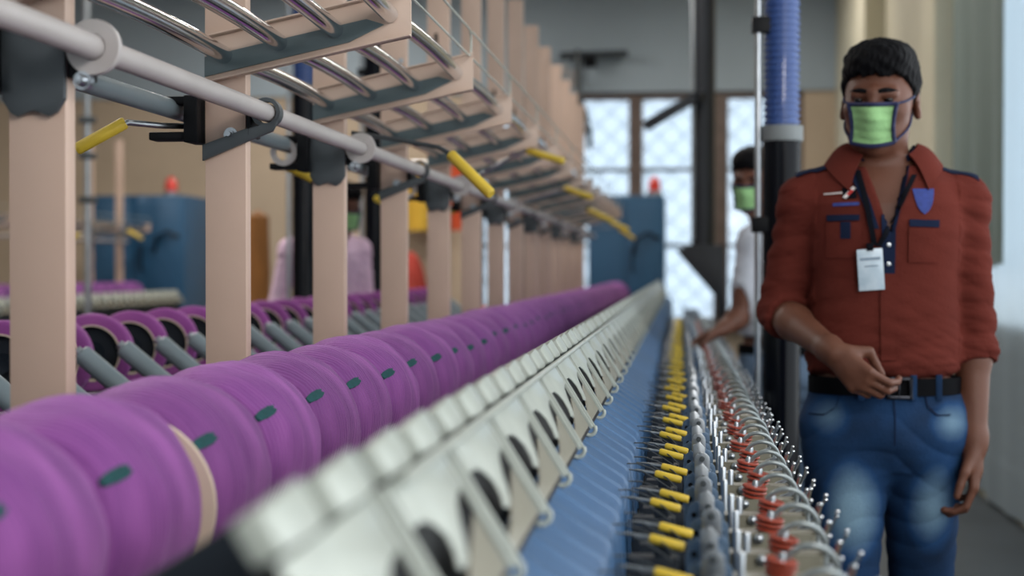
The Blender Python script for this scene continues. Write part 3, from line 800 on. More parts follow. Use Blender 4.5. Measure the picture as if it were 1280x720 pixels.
trunk((px.x, 4.2), .052, px.z, 4.33, 'black suction trunk with blue corrugated hose, beside the man in the rust shirt', .0495)
px = at(380, 112, 6.6)
trunk((px.x, 6.6), .054, px.z, 4.33, 'black suction trunk with blue hose, in front of the person in lilac', .0495)
px = at(467, 60, 7.75)
trunk((px.x, 7.75), .05, 2.5, 4.33, 'black suction trunk to the right of the person in lilac', .043)
px = at(109, 110, 9.0)
t = thing('steel_pole', 'shiny steel pole with blurred fittings, seen just right of the nearest post', 'pole', (px.x, 9.0, 0))
MB().tube([(0, 0, .75), (0, 0, 4.33)], .022, 14).build('pole', M['steel'], t)
for z in (at(109, 250, 9).z, at(109, 150, 9).z, at(109, 195, 9).z, .78):
    MB().box(-.05, .05, -.03, .03, z - .02, z + .02).build('fitting', M['dgrey'], t, bevel=.006)

# dark suction duct hanging in front of the windows
q = at(879, 336, 10.2)
t = thing('suction_duct', 'dark steel suction duct with flared mouth hanging in front of the window', 'duct', (q.x, 10.2, 0))
zl = lambda py: at(884, py, 10.2).z
xl = lambda p_: at(p_, 336, 10.2).x - q.x
m = MB(); m.lathe([(.0, 4.33), (  .080, 4.33), (  .080, zl(318)), (.0, zl(318))], axis='Z', n=28); m.build('duct_pipe', M['duct'], t)
m = MB(); m.prism([(xl(845), zl(313)), (xl(866), zl(306)), (xl(905), zl(306)), (xl(907), zl(400)), (xl(897), zl(400)), (xl(896), zl(372))], -.10, .10); m.build('mouth', M['duct'], t, bevel=.006)
m = MB(); a = Vector((xl(806), -.1, zl(160))); b_ = Vector((xl(868), -.1, zl(124))); d = (b_ - a).normalized(); nn = Vector((-d.z, 0, d.x)) * .034
m.prism([(p.x, p.z) for p in (a - nn, b_ - nn, b_ + nn, a + nn)], -.16, -.08); m.build('side_arm', M['duct'], t, bevel=.005)
m = MB(); m.tube([(xl(868), -.12, zl(124)), (xl(884), 0, zl(118))], .04, 12); m.build('elbow', M['duct'], t)
m = MB(); m.tube([(-.07, -.07, zl(300)), (-.07, -.07, 4.33)], .012, 8); m.build('cable', M['steel'], t)

# slim curved cable and lamp bracket by the left window edge
t = thing('wall_bracket', 'dark curved bracket with cable hanging at the left edge of the bright window', 'bracket', tuple(at(724, 150, 15.7)))
o0 = at(724, 150, 15.7); L_ = lambda p_, y_: at(p_, y_, 15.7) - o0
MB().tube([L_(722, 62), L_(724, 120), L_(731, 140), L_(737, 165), L_(737, 186)], .03, 10).build('curved_arm', M['dgrey'], t)
MB().tube([L_(716, 163), L_(737, 163)], .035, 8).build('stub', M['black'], t)
t = thing('wall_fitting', 'dark pipe fitting with pale insulators high on the back wall', 'pipe fitting', tuple(at(730, 76, 15.8)))
o0 = at(730, 76, 15.8); L_ = lambda p_, y_: at(p_, y_, 15.8) - o0
MB().tube([L_(700, 70), L_(785, 67)], .04, 8).build('bar', M['dgrey'], t)
MB().tube([L_(730, 77), L_(745, 76)], .07, 10).build('valve', M['black'], t)
for a_, b_ in (((705, 82), (705, 95)), ((716, 88), (716, 97)), ((716, 99), (716, 110))):
    MB().tube([L_(*a_), L_(*b_)], .035, 10).build('insulator', M['pipe'], t)

# things stacked beyond the left aisle
def crate(loc, sx, sy, sz, m, label):
    t = thing('crate', label, 'crate', loc, 'orange crates by the back wall')
    w = .02; b = MB()
    b.box(-sx, sx, -sy, sy, 0, .02); b.box(-sx, sx, -sy, -sy + w, 0, sz); b.box(-sx, sx, sy - w, sy, 0, sz); b.box(-sx, -sx + w, -sy, sy, 0, sz); b.box(sx - w, sx, -sy, sy, 0, sz)
    b.build('box', m, t, bevel=.004)
    b = MB(); b.box(-sx - .012, sx + .012, -sy - .012, -sy + .01, sz - .05, sz); b.box(-sx - .012, sx + .012, sy - .01, sy + .012, sz - .05, sz); b.box(-sx - .012, -sx + .01, -sy, sy, sz - .05, sz); b.box(sx - .01, sx + .012, -sy, sy, sz - .05, sz)
    b.build('rim', m, t, bevel=.004)
    return t
for nm, p_, z_ in (('orange plastic crate behind the fifth post', 570, 0), ('orange plastic crate behind the sixth post', 604, 0), ('orange plastic crate behind the seventh post', 637, 0)):
    q = at(p_, 336, 14.8); top = at(p_, 384, 14.8).z
    for j in range(2):
        crate((q.x, 14.8, j * top / 2), .112, .2, top / 2 - .002, M['orange'], ('upper ' if j else 'lower ') + nm)
q = at(526, 262, 15.6); za, zb_ = at(526, 288, 15.6).z, at(526, 205, 15.6).z
t = thing('banner', 'yellow and orange cloth banner hanging behind the fifth post', 'banner', (q.x, 15.6, 0))
MB().grid(lambda u, v: (-.30 + .42 * u + .0, .03 * math.sin(u * 14), zb_ + (za - zb_) * v), 14, 6, thick=.006).build('yellow_cloth', M['bannery'], t)
MB().grid(lambda u, v: (-.32 + .22 * u * (1 - .6 * v), -.03 + .02 * math.sin(u * 9), zb_ + (za - zb_) * (.0 + v * .96)), 10, 6, thick=.006).build('orange_cloth', M['bannerr'], t)
MB().grid(lambda u, v: (.32 + .25 * u, -.02 + .03 * math.sin(u * 9), zb_ + (za - zb_) * v), 10, 6, thick=.006).build('orange_cloth', M['bannerr'], t)
MB().tube([(-.36, 0, zb_ + .01), (.6, 0, zb_ + .01)], .015, 8).build('rail', M['steel'], t)
for j, (p_, y_, s_) in enumerate(((522, 372, .36), (536, 345, .30))):
    q = at(p_, y_, 14.2)
    m = MB(); m.ball((0, 0, q.z / 2), (.20, .2, q.z / 2 + .12), 18, 12); o = m.build('sack', M['sack']); o.location = (q.x - .16 - .1 * j, 14.2 + .45 * j, .12)
    tag(o, 'red cloth sack behind the gap between the fourth and fifth posts, ' + ('nearer' if j == 0 else 'taller and further back'), 'sack')
q = at(322, 336, 10.4)
t = thing('cloth_roll', 'tall orange-brown cloth roll standing behind the second post', 'cloth roll', (q.x, 10.4, 0))
zt = at(322, 262, 10.4).z
MB().lathe([(0, .0), (.09, .0), (.095, .3), (.085, .8), (.092, 1.2), (.07, zt - .05), (0, zt)], n=22, axis='Z', fn=lambda an, a, r: .012 * math.sin(3 * an + a * 4) if r > .01 else 0).build('roll', M['brown'], t)
MB().lathe([(.088, .7), (.098, .71), (.098, .74), (.088, .75)], n=22, axis='Z', closed=True).build('strap', M['bed'], t)
# ================================================================== people: distance fields turned into one surface
class SDF:
    def __init__(s, lo, hi, h):
        s.lo = np.array(lo, float); s.h = h
        s.n = np.ceil((np.array(hi, float) - s.lo) / h).astype(int) + 1
        s.D = np.full(s.n, 9., np.float32)
    def win(s, lo, hi):
        a = np.clip(np.floor((np.array(lo) - s.lo) / s.h).astype(int), 0, s.n)
        b = np.clip(np.ceil((np.array(hi) - s.lo) / s.h).astype(int) + 1, 0, s.n)
        if (b <= a).any(): return None, None
        sl = tuple(slice(i, j) for i, j in zip(a, b))
        ax = [(s.lo[i] + s.h * np.arange(a[i], b[i])).astype(np.float32) for i in range(3)]
        return sl, np.meshgrid(*ax, indexing='ij')
    def mix(s, sl, d, k, op):
        D = s.D[sl]
        if op == 'add':
            if k > 0:
                h = np.clip(.5 + .5 * (D - d) / k, 0, 1); D[...] = D * (1 - h) + d * h - k * h * (1 - h)
            else: np.minimum(D, d, out=D)
        else:
            if k > 0:
                h = np.clip(.5 - .5 * (D + d) / k, 0, 1); D[...] = D * (1 - h) - d * h + k * h * (1 - h)
            else: np.maximum(D, -d, out=D)
    def rcone(s, a, b, ra, rb, k=.02, op='add', sy=1.):
        a = np.array(a, float); b = np.array(b, float); m = max(ra, rb) / min(sy, 1) + k + 3 * s.h
        sl, g = s.win(np.minimum(a, b) - m, np.maximum(a, b) + m)
        if sl is None: return
        ba = b - a; q = [g[i] - a[i] for i in range(3)]
        t = np.clip(sum(q[i] * ba[i] for i in range(3)) / max(1e-9, ba @ ba), 0, 1)
        d = np.sqrt(sum(((q[i] - t * ba[i]) * (sy if i == 1 else 1)) ** 2 for i in range(3))) - (ra + (rb - ra) * t)
        s.mix(sl, d, k, op)
    def ell(s, c, r, R=None, k=.015, op='add'):
        c = np.array(c, float); r = np.array(r, float); m = r.max() + k + 3 * s.h
        sl, g = s.win(c - m, c + m)
        if sl is None: return
        q = np.stack([g[i] - c[i] for i in range(3)], -1)
        if R is not None: q = q @ np.array(R, np.float32)          # into the ellipsoid's own axes
        k0 = np.sqrt(((q / r) ** 2).sum(-1)); k1 = np.sqrt(((q / (r * r)) ** 2).sum(-1)) + 1e-9
        s.mix(sl, k0 * (k0 - 1) / k1, k, op)
    def loft(s, zs, a, b, cx, cy, yaw=0., k=.02, e=2.4, op='add', off=0.):
        zs = np.array(zs, float); mx = max(a) + max(b) + .05
        sl, g = s.win((min(cx) - mx, min(cy) - mx, zs[0] - .04), (max(cx) + mx, max(cy) + mx, zs[-1] + .04))
        z = g[2]; A = np.interp(z, zs, a) + off; B = np.interp(z, zs, b) + off; X = g[0] - np.interp(z, zs, cx); Y = g[1] - np.interp(z, zs, cy)
        c_, s_ = math.cos(yaw), math.sin(yaw); X, Y = X * c_ + Y * s_, -X * s_ + Y * c_
        d = ((np.abs(X / A) ** e + np.abs(Y / B) ** e) ** (1 / e) - 1) * np.minimum(A, B) * .93
        d = np.maximum(d, np.maximum(zs[0] - z, z - zs[-1]))
        s.mix(sl, d.astype(np.float32), k, op)
    def cut(s, fn, k=0.):
        """keep only where fn(x, y, z) < 0"""
        sl, g = s.win(s.lo, s.lo + s.h * s.n)
        d = fn(*g).astype(np.float32); np.maximum(s.D, d, out=s.D)
    def mesh(s, smooth=2):
        D = s.D; h = s.h; ins = D < 0
        nx, ny, nz = D.shape
        cnt = np.zeros((nx - 1, ny - 1, nz - 1), np.int8)
        for i in (0, 1):
            for j in (0, 1):
                for k in (0, 1): cnt += ins[i:nx - 1 + i, j:ny - 1 + j, k:nz - 1 + k]
        I, J, K = np.nonzero((cnt > 0) & (cnt < 8))
        idx = np.full(cnt.shape, -1, np.int64); idx[I, J, K] = np.arange(len(I))
        cor = [(i, j, k) for i in (0, 1) for j in (0, 1) for k in (0, 1)]
        V = {c: D[I + c[0], J + c[1], K + c[2]] for c in cor}
        acc = np.zeros((len(I), 3)); w = np.zeros(len(I))
        for c in cor:
            for ax in range(3):
                if c[ax]: continue
                c2 = list(c); c2[ax] = 1; c2 = tuple(c2); a, b = V[c], V[c2]
                m = (a < 0) != (b < 0); t = np.where(m, a / np.where(m, a - b, 1), 0)
                p = np.zeros((len(I), 3)); p[:] = c; p[:, ax] = t
                acc += p * m[:, None]; w += m
        P = (acc / w[:, None] + np.stack([I, J, K], -1)) * h + s.lo
        F = []
        for ax in range(3):
            o1, o2 = [q for q in range(3) if q != ax]
            s0 = [slice(1, -1)] * 3; s0[ax] = slice(0, -1); s1 = list(s0); s1[ax] = slice(1, None)
            A_, B_ = ins[tuple(s0)], ins[tuple(s1)]
            e = np.stack(np.nonzero(A_ != B_), -1)
            if not len(e): continue
            flip = A_[tuple(e.T)]
            e = e + 1; e[:, ax] -= 1
            q = []
            for d1, d2 in ((1, 1), (0, 1), (0, 0), (1, 0)):
                f = e.copy(); f[:, o1] -= d1; f[:, o2] -= d2; q.append(idx[tuple(f.T)])
            q = np.stack(q, -1)
            if ax == 1: flip = ~flip
            q[~flip] = q[~flip][:, ::-1]
            F.append(q)
        F = np.concatenate(F); F = F[(F >= 0).all(1)]
        E = np.concatenate([F[:, [i, (i + 1) % 4]] for i in range(4)])
        n = len(P); deg = np.maximum(1, np.bincount(E[:, 0], minlength=n) + np.bincount(E[:, 1], minlength=n))
        for _ in range(smooth):
            q = np.stack([np.bincount(E[:, 0], P[E[:, 1], i], n) + np.bincount(E[:, 1], P[E[:, 0], i], n) for i in range(3)], -1) / deg[:, None]
            P = P * .4 + q * .6
        return P, F
def normals(P, F):
    fn = np.cross(P[F[:, 2]] - P[F[:, 0]], P[F[:, 3]] - P[F[:, 1]]); n = len(P)
    N = sum(np.stack([np.bincount(F[:, q], fn[:, i], n) for i in range(3)], -1) for q in range(4))
    return N / (np.linalg.norm(N, axis=1, keepdims=True) + 1e-12)
def np_obj(name, P, F, m, parent):
    me = bpy.data.meshes.new(name)
    me.vertices.add(len(P)); me.vertices.foreach_set('co', P.astype(np.float32).ravel())
    me.loops.add(F.size); me.loops.foreach_set('vertex_index', F.astype(np.int32).ravel())
    me.polygons.add(len(F)); me.polygons.foreach_set('loop_start', np.arange(0, F.size, 4, dtype=np.int32))
    me.polygons.foreach_set('use_smooth', np.ones(len(F), bool))
    me.update(calc_edges=True); me.validate()
    me.materials.append(m)
    o = bpy.data.objects.new(name, me); COL.objects.link(o); o.parent = parent
    return o
def np_bvh(P, F): return BVHTree.FromPolygons([Vector(p) for p in P.tolist()], F.tolist())

class Head:
    def __init__(s, c, yaw, pitch, roll=0.):
        s.c = Vector(c); s.R = Matrix.Rotation(yaw, 3, 'Z') @ Matrix.Rotation(pitch, 3, 'X') @ Matrix.Rotation(roll, 3, 'Y')
    def __call__(s, x, y, z): return s.c + s.R @ Vector((x, y, z))
    @property
    def rm(s): return [list(r) for r in s.R]

def head_sdf(S, H, neck, rn=.054):
    e = lambda c, r, k=.015, op='add', rot=None: S.ell(H(*c), r, (H.R @ rot if rot else H.R), k, op)
    e((0, .012, .035), (.073, .094, .081)); e((0, -.030, -.020), (.068, .060, .086), .03); e((0, -.030, -.066), (.057, .052, .042), .03)
    e((0, -.072, -.088), (.021, .02, .018), .02)
    for sx in (-1, 1):
        e((sx * .042, -.056, -.012), (.024, .022, .02), .02)
        e((sx * .031, -.092, .012), (.017, .013, .010), .010, 'sub')
        e((sx * .031, -.0770, .0195), (.0155, .0125, .0080), .003); e((sx * .031, -.0775, .0035), (.0145, .0115, .005), .004)
        e((sx * .0775, .012, -.002), (.0085, .019, .033), .006, rot=Matrix.Rotation(sx * .35, 3, 'Z'))
        e((sx * .085, .006, .004), (.006, .010, .017), .004, 'sub'); e((sx * .082, .006, -.026), (.006, .009, .010), .006)
        S.rcone(H(0, -.088, .026), H(sx * .042, -.079, .027), .010, .008, .014)
        e((sx * .0125, -.099, -.027), (.009, .010, .008), .006)
    S.rcone(H(0, -.086, .022), H(0, -.109, -.022), .0085, .0115, .012)
    e((0, -.090, -.056), (.024, .010, .006), .008); e((0, -.089, -.064), (.020, .010, .006), .006)
    S.rcone(H(0, .018, -.05), neck, rn, rn + .004, .03)

def hand_sdf(S, w, d, s_, curl=(.5, .6, .4), thumb=(.5, .5), scale=1., flip=1):
    """w wrist, d towards the knuckles, s_ towards the thumb; fingers curl to the palm side n"""
    d = Vector(d).normalized(); s_ = Vector(s_); s_ = (s_ - d * s_.dot(d)).normalized(); n = d.cross(s_) * flip; w = Vector(w); q = scale
    tips = []
    for i, (o, L, r) in enumerate(((.027, (.044, .027, .021), .0088), (.009, (.048, .031, .022), .0090), (-.009, (.044, .029, .021), .0085), (-.026, (.035, .021, .018), .0076))):
        kn = w + d * (.088 - (.004 if i == 0 else .010 * (i == 3) + .0)) * q + s_ * o * q
        S.rcone(w + s_ * o * .55 * q + d * .01, kn, .0135 * q, .0105 * q, .012)
        p = kn; an = 0.; spread = o * .5
        for j in range(3):
            an += curl[j] * (1 + .12 * i)
            dr = (d * math.cos(an) + n * math.sin(an) + s_ * spread * (1 if j == 0 else .3)).normalized()
            p2 = p + dr * L[j] * q
            S.rcone(p, p2, r * q * (1 - .07 * j), r * q * (1 - .07 * (j + 1)), .003); p = p2
        tips.append(p)
    S.ell(w + d * .045 * q + n * .004, (.018 * q,) * 3, None, .02)
    b = w + d * .022 * q + s_ * .022 * q + n * .006
    d1 = (d * .72 + s_ * .6 + n * thumb[0]).normalized(); d2 = (d * .9 + s_ * (thumb[2] if len(thumb) > 2 else .15) + n * thumb[1]).normalized()
    p1 = b + d1 * .040 * q; p2 = p1 + d2 * .030 * q; p3 = p2 + (d2 + d * .2).normalized() * .024 * q
    S.rcone(b, p1, .0145 * q, .0115 * q, .012); S.rcone(p1, p2, .0105 * q, .0095 * q, .003); S.rcone(p2, p3, .0095 * q, .0078 * q, .002)
    return n

def hair_obj(S0, H, parent, h, top=.026, m=None):
    c = H.c; S = SDF(c - Vector((.13, .15, .13)), c + Vector((.13, .15, .17)), h)
    e = lambda cc, r, k=.01, op='add': S.ell(H(*cc), r, H.R, k, op)
    e((0, .014, .046), (.085, .102, .087), .01); e((0, -.030, .088), (.070, .068, .046), .02); e((0, .01, .098), (.072, .080, .040), .02); e((.02, -.055, .098), (.045, .035, .030), .02)
    e((0, .065, -.02), (.062, .045, .06), .02)
    # the face, the ears and the neck stay clear
    inv = H.R.transposed(); R = np.array(inv, np.float32); cc = np.array(c, np.float32)
    def face(x, y, z):
        X = R[0, 0] * (x - cc[0]) + R[0, 1] * (y - cc[1]) + R[0, 2] * (z - cc[2]); Y = R[1, 0] * (x - cc[0]) + R[1, 1] * (y - cc[1]) + R[1, 2] * (z - cc[2]); Z_ = R[2, 0] * (x - cc[0]) + R[2, 1] * (y - cc[1]) + R[2, 2] * (z - cc[2])
        line = np.interp(Y, [-.12, -.085, -.05, -.03, -.012, -.004, .03, .09], [.066, .064, .058, .030, .012, -.012, -.034, -.058]) + .004 * np.sin(X * 160 + 1) + .003 * np.sin(X * 330) + np.clip(np.abs(X) - .045, 0, 1) * .25 * (Y < -.02)
        return line - Z_
    S.cut(face)
    P, F = S.mesh(2); N = normals(P, F)
    f = np.sin(P[:, 0] * 310 + 3 * np.sin(P[:, 2] * 70)) * np.sin(P[:, 1] * 260 + 2 * np.sin(P[:, 0] * 90)) + .6 * np.sin(P[:, 2] * 200 + P[:, 0] * 140)
    P = P + N * (f * .0016)[:, None]
    return np_obj('hair', P, F, m or M['hair'], parent)

def mask_obj(H, bvh, parent, w=.051, z0=-.080, z1=.002):
    hit = {}
    def surf(x, z):
        o = H(x, -.3, z); r = bvh.ray_cast(o, H.R @ Vector((0, 1, 0)))
        if r[0] is None: return -.02
        return (H.R.transposed() @ (r[0] - H.c)).y
    nu, nv = 24, 20
    Yg = np.array([[surf(-w + 2 * w * i / nu, z0 + (z1 - z0) * j / nv) for j in range(nv + 1)] for i in range(nu + 1)])
    G = Yg.copy()
    for _ in range(3):           # cloth bridges the hollows of the face
        a = np.pad(G, 1, mode='edge'); G = np.minimum.reduce([G, a[:-2, 1:-1], a[2:, 1:-1], a[1:-1, :-2], a[1:-1, 2:]])
    for _ in range(14):
        a = np.pad(G, 1, mode='edge'); G = (a[:-2, 1:-1] + a[2:, 1:-1] + a[1:-1, :-2] + a[1:-1, 2:]) / 4
    G = G - max(0., float((G - Yg).max()))* .6
    def pt(u, v, off):
        fi, fj = u * nu, v * nv; i, j = min(nu - 1, int(fi)), min(nv - 1, int(fj)); a, b = fi - i, fj - j
        y = (G[i, j] * (1 - a) * (1 - b) + G[i + 1, j] * a * (1 - b) + G[i, j + 1] * (1 - a) * b + G[i + 1, j + 1] * a * b)
        wz = w * (1 - .10 * math.sin(PI * v)) * (.90 + .10 * v)
        cr = .0012 * math.sin(v * 30 + 2 * u) + .001 * math.sin(v * 13 + u * 9)
        bow = -.006 * math.cos((u - .5) * PI) * (1 - v)
        return H(-wz + 2 * wz * u, y - off - cr, z0 + (z1 - z0) * v + bow)
    mk = MB(); mk.grid(lambda u, v: pt(u, v, .0080), nu, nv, thick=.003)
    mo = mk.build('face_mask', M['maskgreen'], parent, ang=1.2); mo['label'] = 'light green cloth face mask'
    t = MB(); n = 16
    for path in ([(i / n, 1) for i in range(n + 1)], [(i / n, 0) for i in range(n + 1)], [(0, i / n) for i in range(n + 1)], [(1, i / n) for i in range(n + 1)]):
        t.tube([pt(u, v, .0078) for u, v in path], .0046, 8)
    def side(sx, za, zb):
        pts = []
        for i in range(11):
            q = i / 10; z = za + (zb - za) * q; an = -1.02 + 1.02 * q
            dirv = Vector((sx * math.cos(an), math.sin(an), 0)); o = H(0, -.01, z) + H.R @ dirv * .3; r = bvh.ray_cast(o, -(H.R @ dirv))
            if r[0] is not None: pts.append(r[0] + H.R @ dirv * .0025)
        return pts
    for sx, u in ((-1, 0), (1, 1)):
        for v, zb in ((1, .016), (0, -.026)):
            p0_ = pt(u, v, .0078); ps = side(sx, z1 if v else z0, zb)
            ps = [p for p in ps if sx * ((H.R.transposed() @ (p - H.c)).x) > w * .93 and (H.R.transposed() @ (p - H.c)).y > (H.R.transposed() @ (p0_ - H.c)).y + .004]
            t.tube([p0_] + ps, .0026, 8)
    to = t.build('mask_trim', M['masktrim'], mo); to['label'] = 'navy trim and ear loops of the mask'
    return mo

def eyes(H, parent):
    for sx in (-1, 1):
        MB().ball(H(sx * .031, -.0795, .0105), .0104, 16, 10).build('eye', M['eye'], parent)
        n = 10; path = [H(sx * (.013 + .036 * i / n), -.0965 + .018 * (i / n) ** 2, .0265 + .005 * math.sin(PI * (.15 + .75 * i / n))) for i in range(n + 1)]
        MB().tube(path, [.0028 + .0022 * math.sin(PI * min(1, .2 + .8 * i / n)) for i in range(n + 1)], 8).build('eyebrow', M['hair'], parent)

def person(label, loc, J, mats, h, seed=1, shirt_len=.972, group=None):
    """J: joints of the pose in metres from the spot between the feet"""
    r = thing('person', label, 'person', loc, group)
    H = Head(*J['head']); S = SDF((-.50, -.48, -.01), (.50, .40, 1.74), h)
    yaw = J.get('yaw', 0.); cx = J.get('cx', 0.)
    R_ = Matrix.Rotation(yaw, 3, 'Z')
    T = dict(zs=[.82, .88, .95, 1.02, 1.10, 1.2, 1.3, 1.36, 1.405, 1.44, 1.46], a=[.09, .140, .148, .136, .134, .143, .156, .158, .134, .085, .056], b=[.06, .098, .102, .096, .096, .102, .108, .100, .078, .056, .05])
    dz = J.get('dz', 0.); zs = [z + dz for z in T['zs']]
    CX = [cx] * len(zs); CY = [0.] * len(zs)
    S.loft(zs, T['a'], T['b'], CX, CY, yaw, .03)
    nb = Vector(J['neck']); head_sdf(S, H, nb)
    for sd in ('L', 'R'):
        sh, el, wr = (Vector(p) for p in J['arm' + sd])
        S.rcone(Vector((cx, 0, sh.z + .03)) + (sh - Vector((cx, 0, sh.z))) * .35, sh, .05, .05, .03)
        S.rcone(sh, el, .047, .036, .03); mid = el + (wr - el) * .3
        S.rcone(el, mid, .037, .038, .02); S.rcone(mid, wr, .038, .0255, .02)
        S.rcone(wr - (wr - el).normalized() * .01, wr + (wr - el).normalized() * .02, .0265, .022, .02, sy=1.)
        hd = J['hand' + sd]; hand_sdf(S, wr + (wr - el).normalized() * .012, *hd['ds'], curl=hd['curl'], thumb=hd['thumb'], scale=hd.get('scale', 1.), flip=hd['flip'])
        hp, kn, an = (Vector(p) for p in J['leg' + sd])
        S.rcone(hp, kn, .080, .052, .03); S.rcone(kn, an, .052, .036, .03); S.rcone(an, an + Vector((0, -.12, -.045)), .036, .03, .02)
    P, F = S.mesh(2 if h < .005 else 1)
    body = np_obj('body', P, F, M['skin'], r)
    bvh = np_bvh(P, F); Bd = S.D
    hair_obj(S, H, r, min(h, .0045)); mask_obj(H, bvh, r); eyes(H, r)
    # shirt: looser torso and sleeves over the same joints, open at the neck
    S = SDF((-.50, -.48, .90), (.50, .40, 1.56), h)
    o = J.get('loose', .012)
    S.loft(zs[3:-1], [v + o + .012 * (z < 1.2) for v, z in zip(T['a'], T['zs'])][3:-1], [v + o + .010 * (z < 1.2) for v, z in zip(T['b'], T['zs'])][3:-1], CX[3:-1], CY[3:-1], yaw, .02)
    S.ell((cx, 0, shirt_len + dz + .035), (.162, .122, .036), np.array(R_), .02)
    for sd in ('L', 'R'):
        sh, el, wr = (Vector(p) for p in J['arm' + sd]); dr = (wr - el).normalized(); cu = el + dr * J['cuff' + sd]
        S2 = SDF((-.50, -.48, .90), (.50, .40, 1.56), h)
        S2.rcone(Vector((cx, .0, sh.z + .045)) + (sh - Vector((cx, 0, sh.z))) * .38, sh + Vector((0, 0, .002)), .050, .052, .03)
        S2.rcone(sh, el, .053, .046, .03); S2.rcone(el, cu + dr * .02, .047, .047, .012)
        S2.rcone(cu - dr * .030, cu - dr * .005, .0495, .0505, .004)
        S2.cut(lambda x, y, z: (x - cu.x) * dr.x + (y - cu.y) * dr.y + (z - cu.z) * dr.z)
        S.mix((slice(None),) * 3, S2.D, .022, 'add')
    zv, sl_ = J.get('vee', (1.36, .42)); nx = nb.x
    S.cut(lambda x, y, z: -np.maximum(np.abs(x - nx) - np.maximum(0, (z - zv)) * sl_, np.maximum(y - .0, zv - z)))
    S.cut(lambda x, y, z: -np.maximum(np.sqrt((x - nx) ** 2 + ((y - nb.y) * 1.0) ** 2) - .066, 1.40 + dz - z))
    S.cut(lambda x, y, z: shirt_len + dz - z)
    P, F = S.mesh(2); N = normals(P, F)
    x, y, z = P.T; rs = np.random.RandomState(seed)
    f = np.zeros(len(P))
    for _ in range(9):
        kx, ky, kz = rs.uniform(8, 26), rs.uniform(8, 26), rs.uniform(30, 85); ph = rs.uniform(0, 6.3, 3)
        f += np.abs(np.sin(kx * x * (1 if rs.rand() < .5 else -1) + ky * y + kz * z + ph[0] + 1.4 * np.sin(14 * x + ph[1]) + 1.2 * np.sin(11 * z + ph[2]))) ** .7 * rs.uniform(.4, 1)
    f = f / 9 - .42
    wgt = .35 + 1.0 * np.clip((1.16 + dz - z) / .14, 0, 1) + .8 * (np.abs(x - cx) > .15)
    P = P + N * (f * .019 * wgt)[:, None]
    shirt = np_obj('shirt', P, F, M[mats[0]], r)
    sb = np_bvh(P, F)
    # trousers
    S = SDF((-.32, -.36, .03), (.34, .38, 1.04), h)
    S.loft([.80 + dz, .84 + dz, .88 + dz, .95 + dz, .99 + dz], [.11, .150, .162, .158, .152], [.07, .104, .115, .112, .108], [cx] * 5, [0] * 5, yaw, .03, 2.2); S.ell((cx, 0, .865 + dz), (.163, .116, .105), np.array(R_), .03)
    for sd in ('L', 'R'):
        hp, kn, an = (Vector(p) for p in J['leg' + sd])
        S.rcone(hp, kn, .092, .070, .03); S.rcone(kn, an, .070, .060, .02)
    S.cut(lambda x, y, z: np.maximum(z - (.985 + dz), .07 - z))
    P, F = S.mesh(2); N = normals(P, F); x, y, z = P.T
    f = np.abs(np.sin(38 * z + 16 * np.abs(x) + 1.5 * np.sin(15 * x))) ** .7 * np.exp(-((z - .82 - dz) / .10) ** 2) + .7 * np.abs(np.sin(60 * z - 20 * x + 2 * np.sin(20 * x))) ** .8 * np.exp(-((z - .68 - dz) / .12) ** 2) + .4 * np.sin(30 * x + 9 * z)
    P = P + N * (.0055 * (f - .3))[:, None]
    tr = np_obj('trousers', P, F, M[mats[1]], r)
    tb = np_bvh(P, F)
    for sd in ('L', 'R'):
        hp, kn, an = (Vector(p) for p in J['leg' + sd])
        m = MB(); m.ball((an.x, an.y - .055, .045), (.048, .135, .06), 18, 12); m.v = [(a, b_, max(.0, c)) for a, b_, c in m.v]; m.box(an.x - .045, an.x + .045, an.y - .175, an.y + .07, 0, .018)
        m.build('shoe', M['shoe'], r)
    # belt
    m = MB(); n = 60; ring = []
    for i in range(n):
        a_ = 2 * PI * i / n; dv = Vector((math.cos(a_), math.sin(a_), 0)); c0 = Vector((cx, 0, .965 + dz)); hit = tb.ray_cast(c0 + dv * .4, -dv)
        rad = (hit[0] - c0).length if hit[0] else .14
        ring.append((dv, rad))
    for _ in range(3):
        ring = [(d, (ring[i - 1][1] + rr + ring[(i + 1) % n][1]) / 3) for i, (d, rr) in enumerate(ring)]
    prof = [(.004, -.019), (.0085, -.018), (.0085, .018), (.004, .019), (-.006, .018), (-.006, -.018)]
    vs = [Vector((cx, 0, .968 + dz + pz)) + d * (rr + pr_) for d, rr in ring for pr_, pz in prof]; k = len(prof)
    m.add(vs, [(i * k + j, ((i + 1) % n) * k + j, ((i + 1) % n) * k + (j + 1) % k, i * k + (j + 1) % k) for i in range(n) for j in range(k)])
    belt = m.build('belt', M['belt'], r)
    return r, H, bvh, sb, tb, ring, belt

# ---- the man in the rust shirt
MY = 3.35; MX = at(1110, 336, MY).x
J1 = dict(head=((-.020, -.012, 1.580), -.29, .13, .03), neck=(-.012, .018, 1.425), cx=-.010, dz=0.,
          armR=((-.178, .012, 1.368), (-.232, .045, 1.125), (-.140, -.195, 1.050)), armL=((.160, .012, 1.364), (.186, .030, 1.105), (.180, -.030, .845)),
          legR=((-.088, -.005, .885), (-.098, -.075, .49), (-.10, -.03, .09)), legL=((.075, .0, .885), (.080, .055, .49), (.085, .17, .10)),
          handR=dict(ds=((.62, -.42, -.66), (.55, -.45, .45)), curl=(.62, .85, .5), thumb=(.9, .5, -.6), flip=-1, scale=1.02),
          handL=dict(ds=((-.02, -.08, -1.), (-.25, -.97, .1)), curl=(.35, .75, .6), thumb=(.25, .3), flip=1, scale=1.0),
          cuffR=.045, cuffL=.088, loose=.012, vee=(1.292, .30))
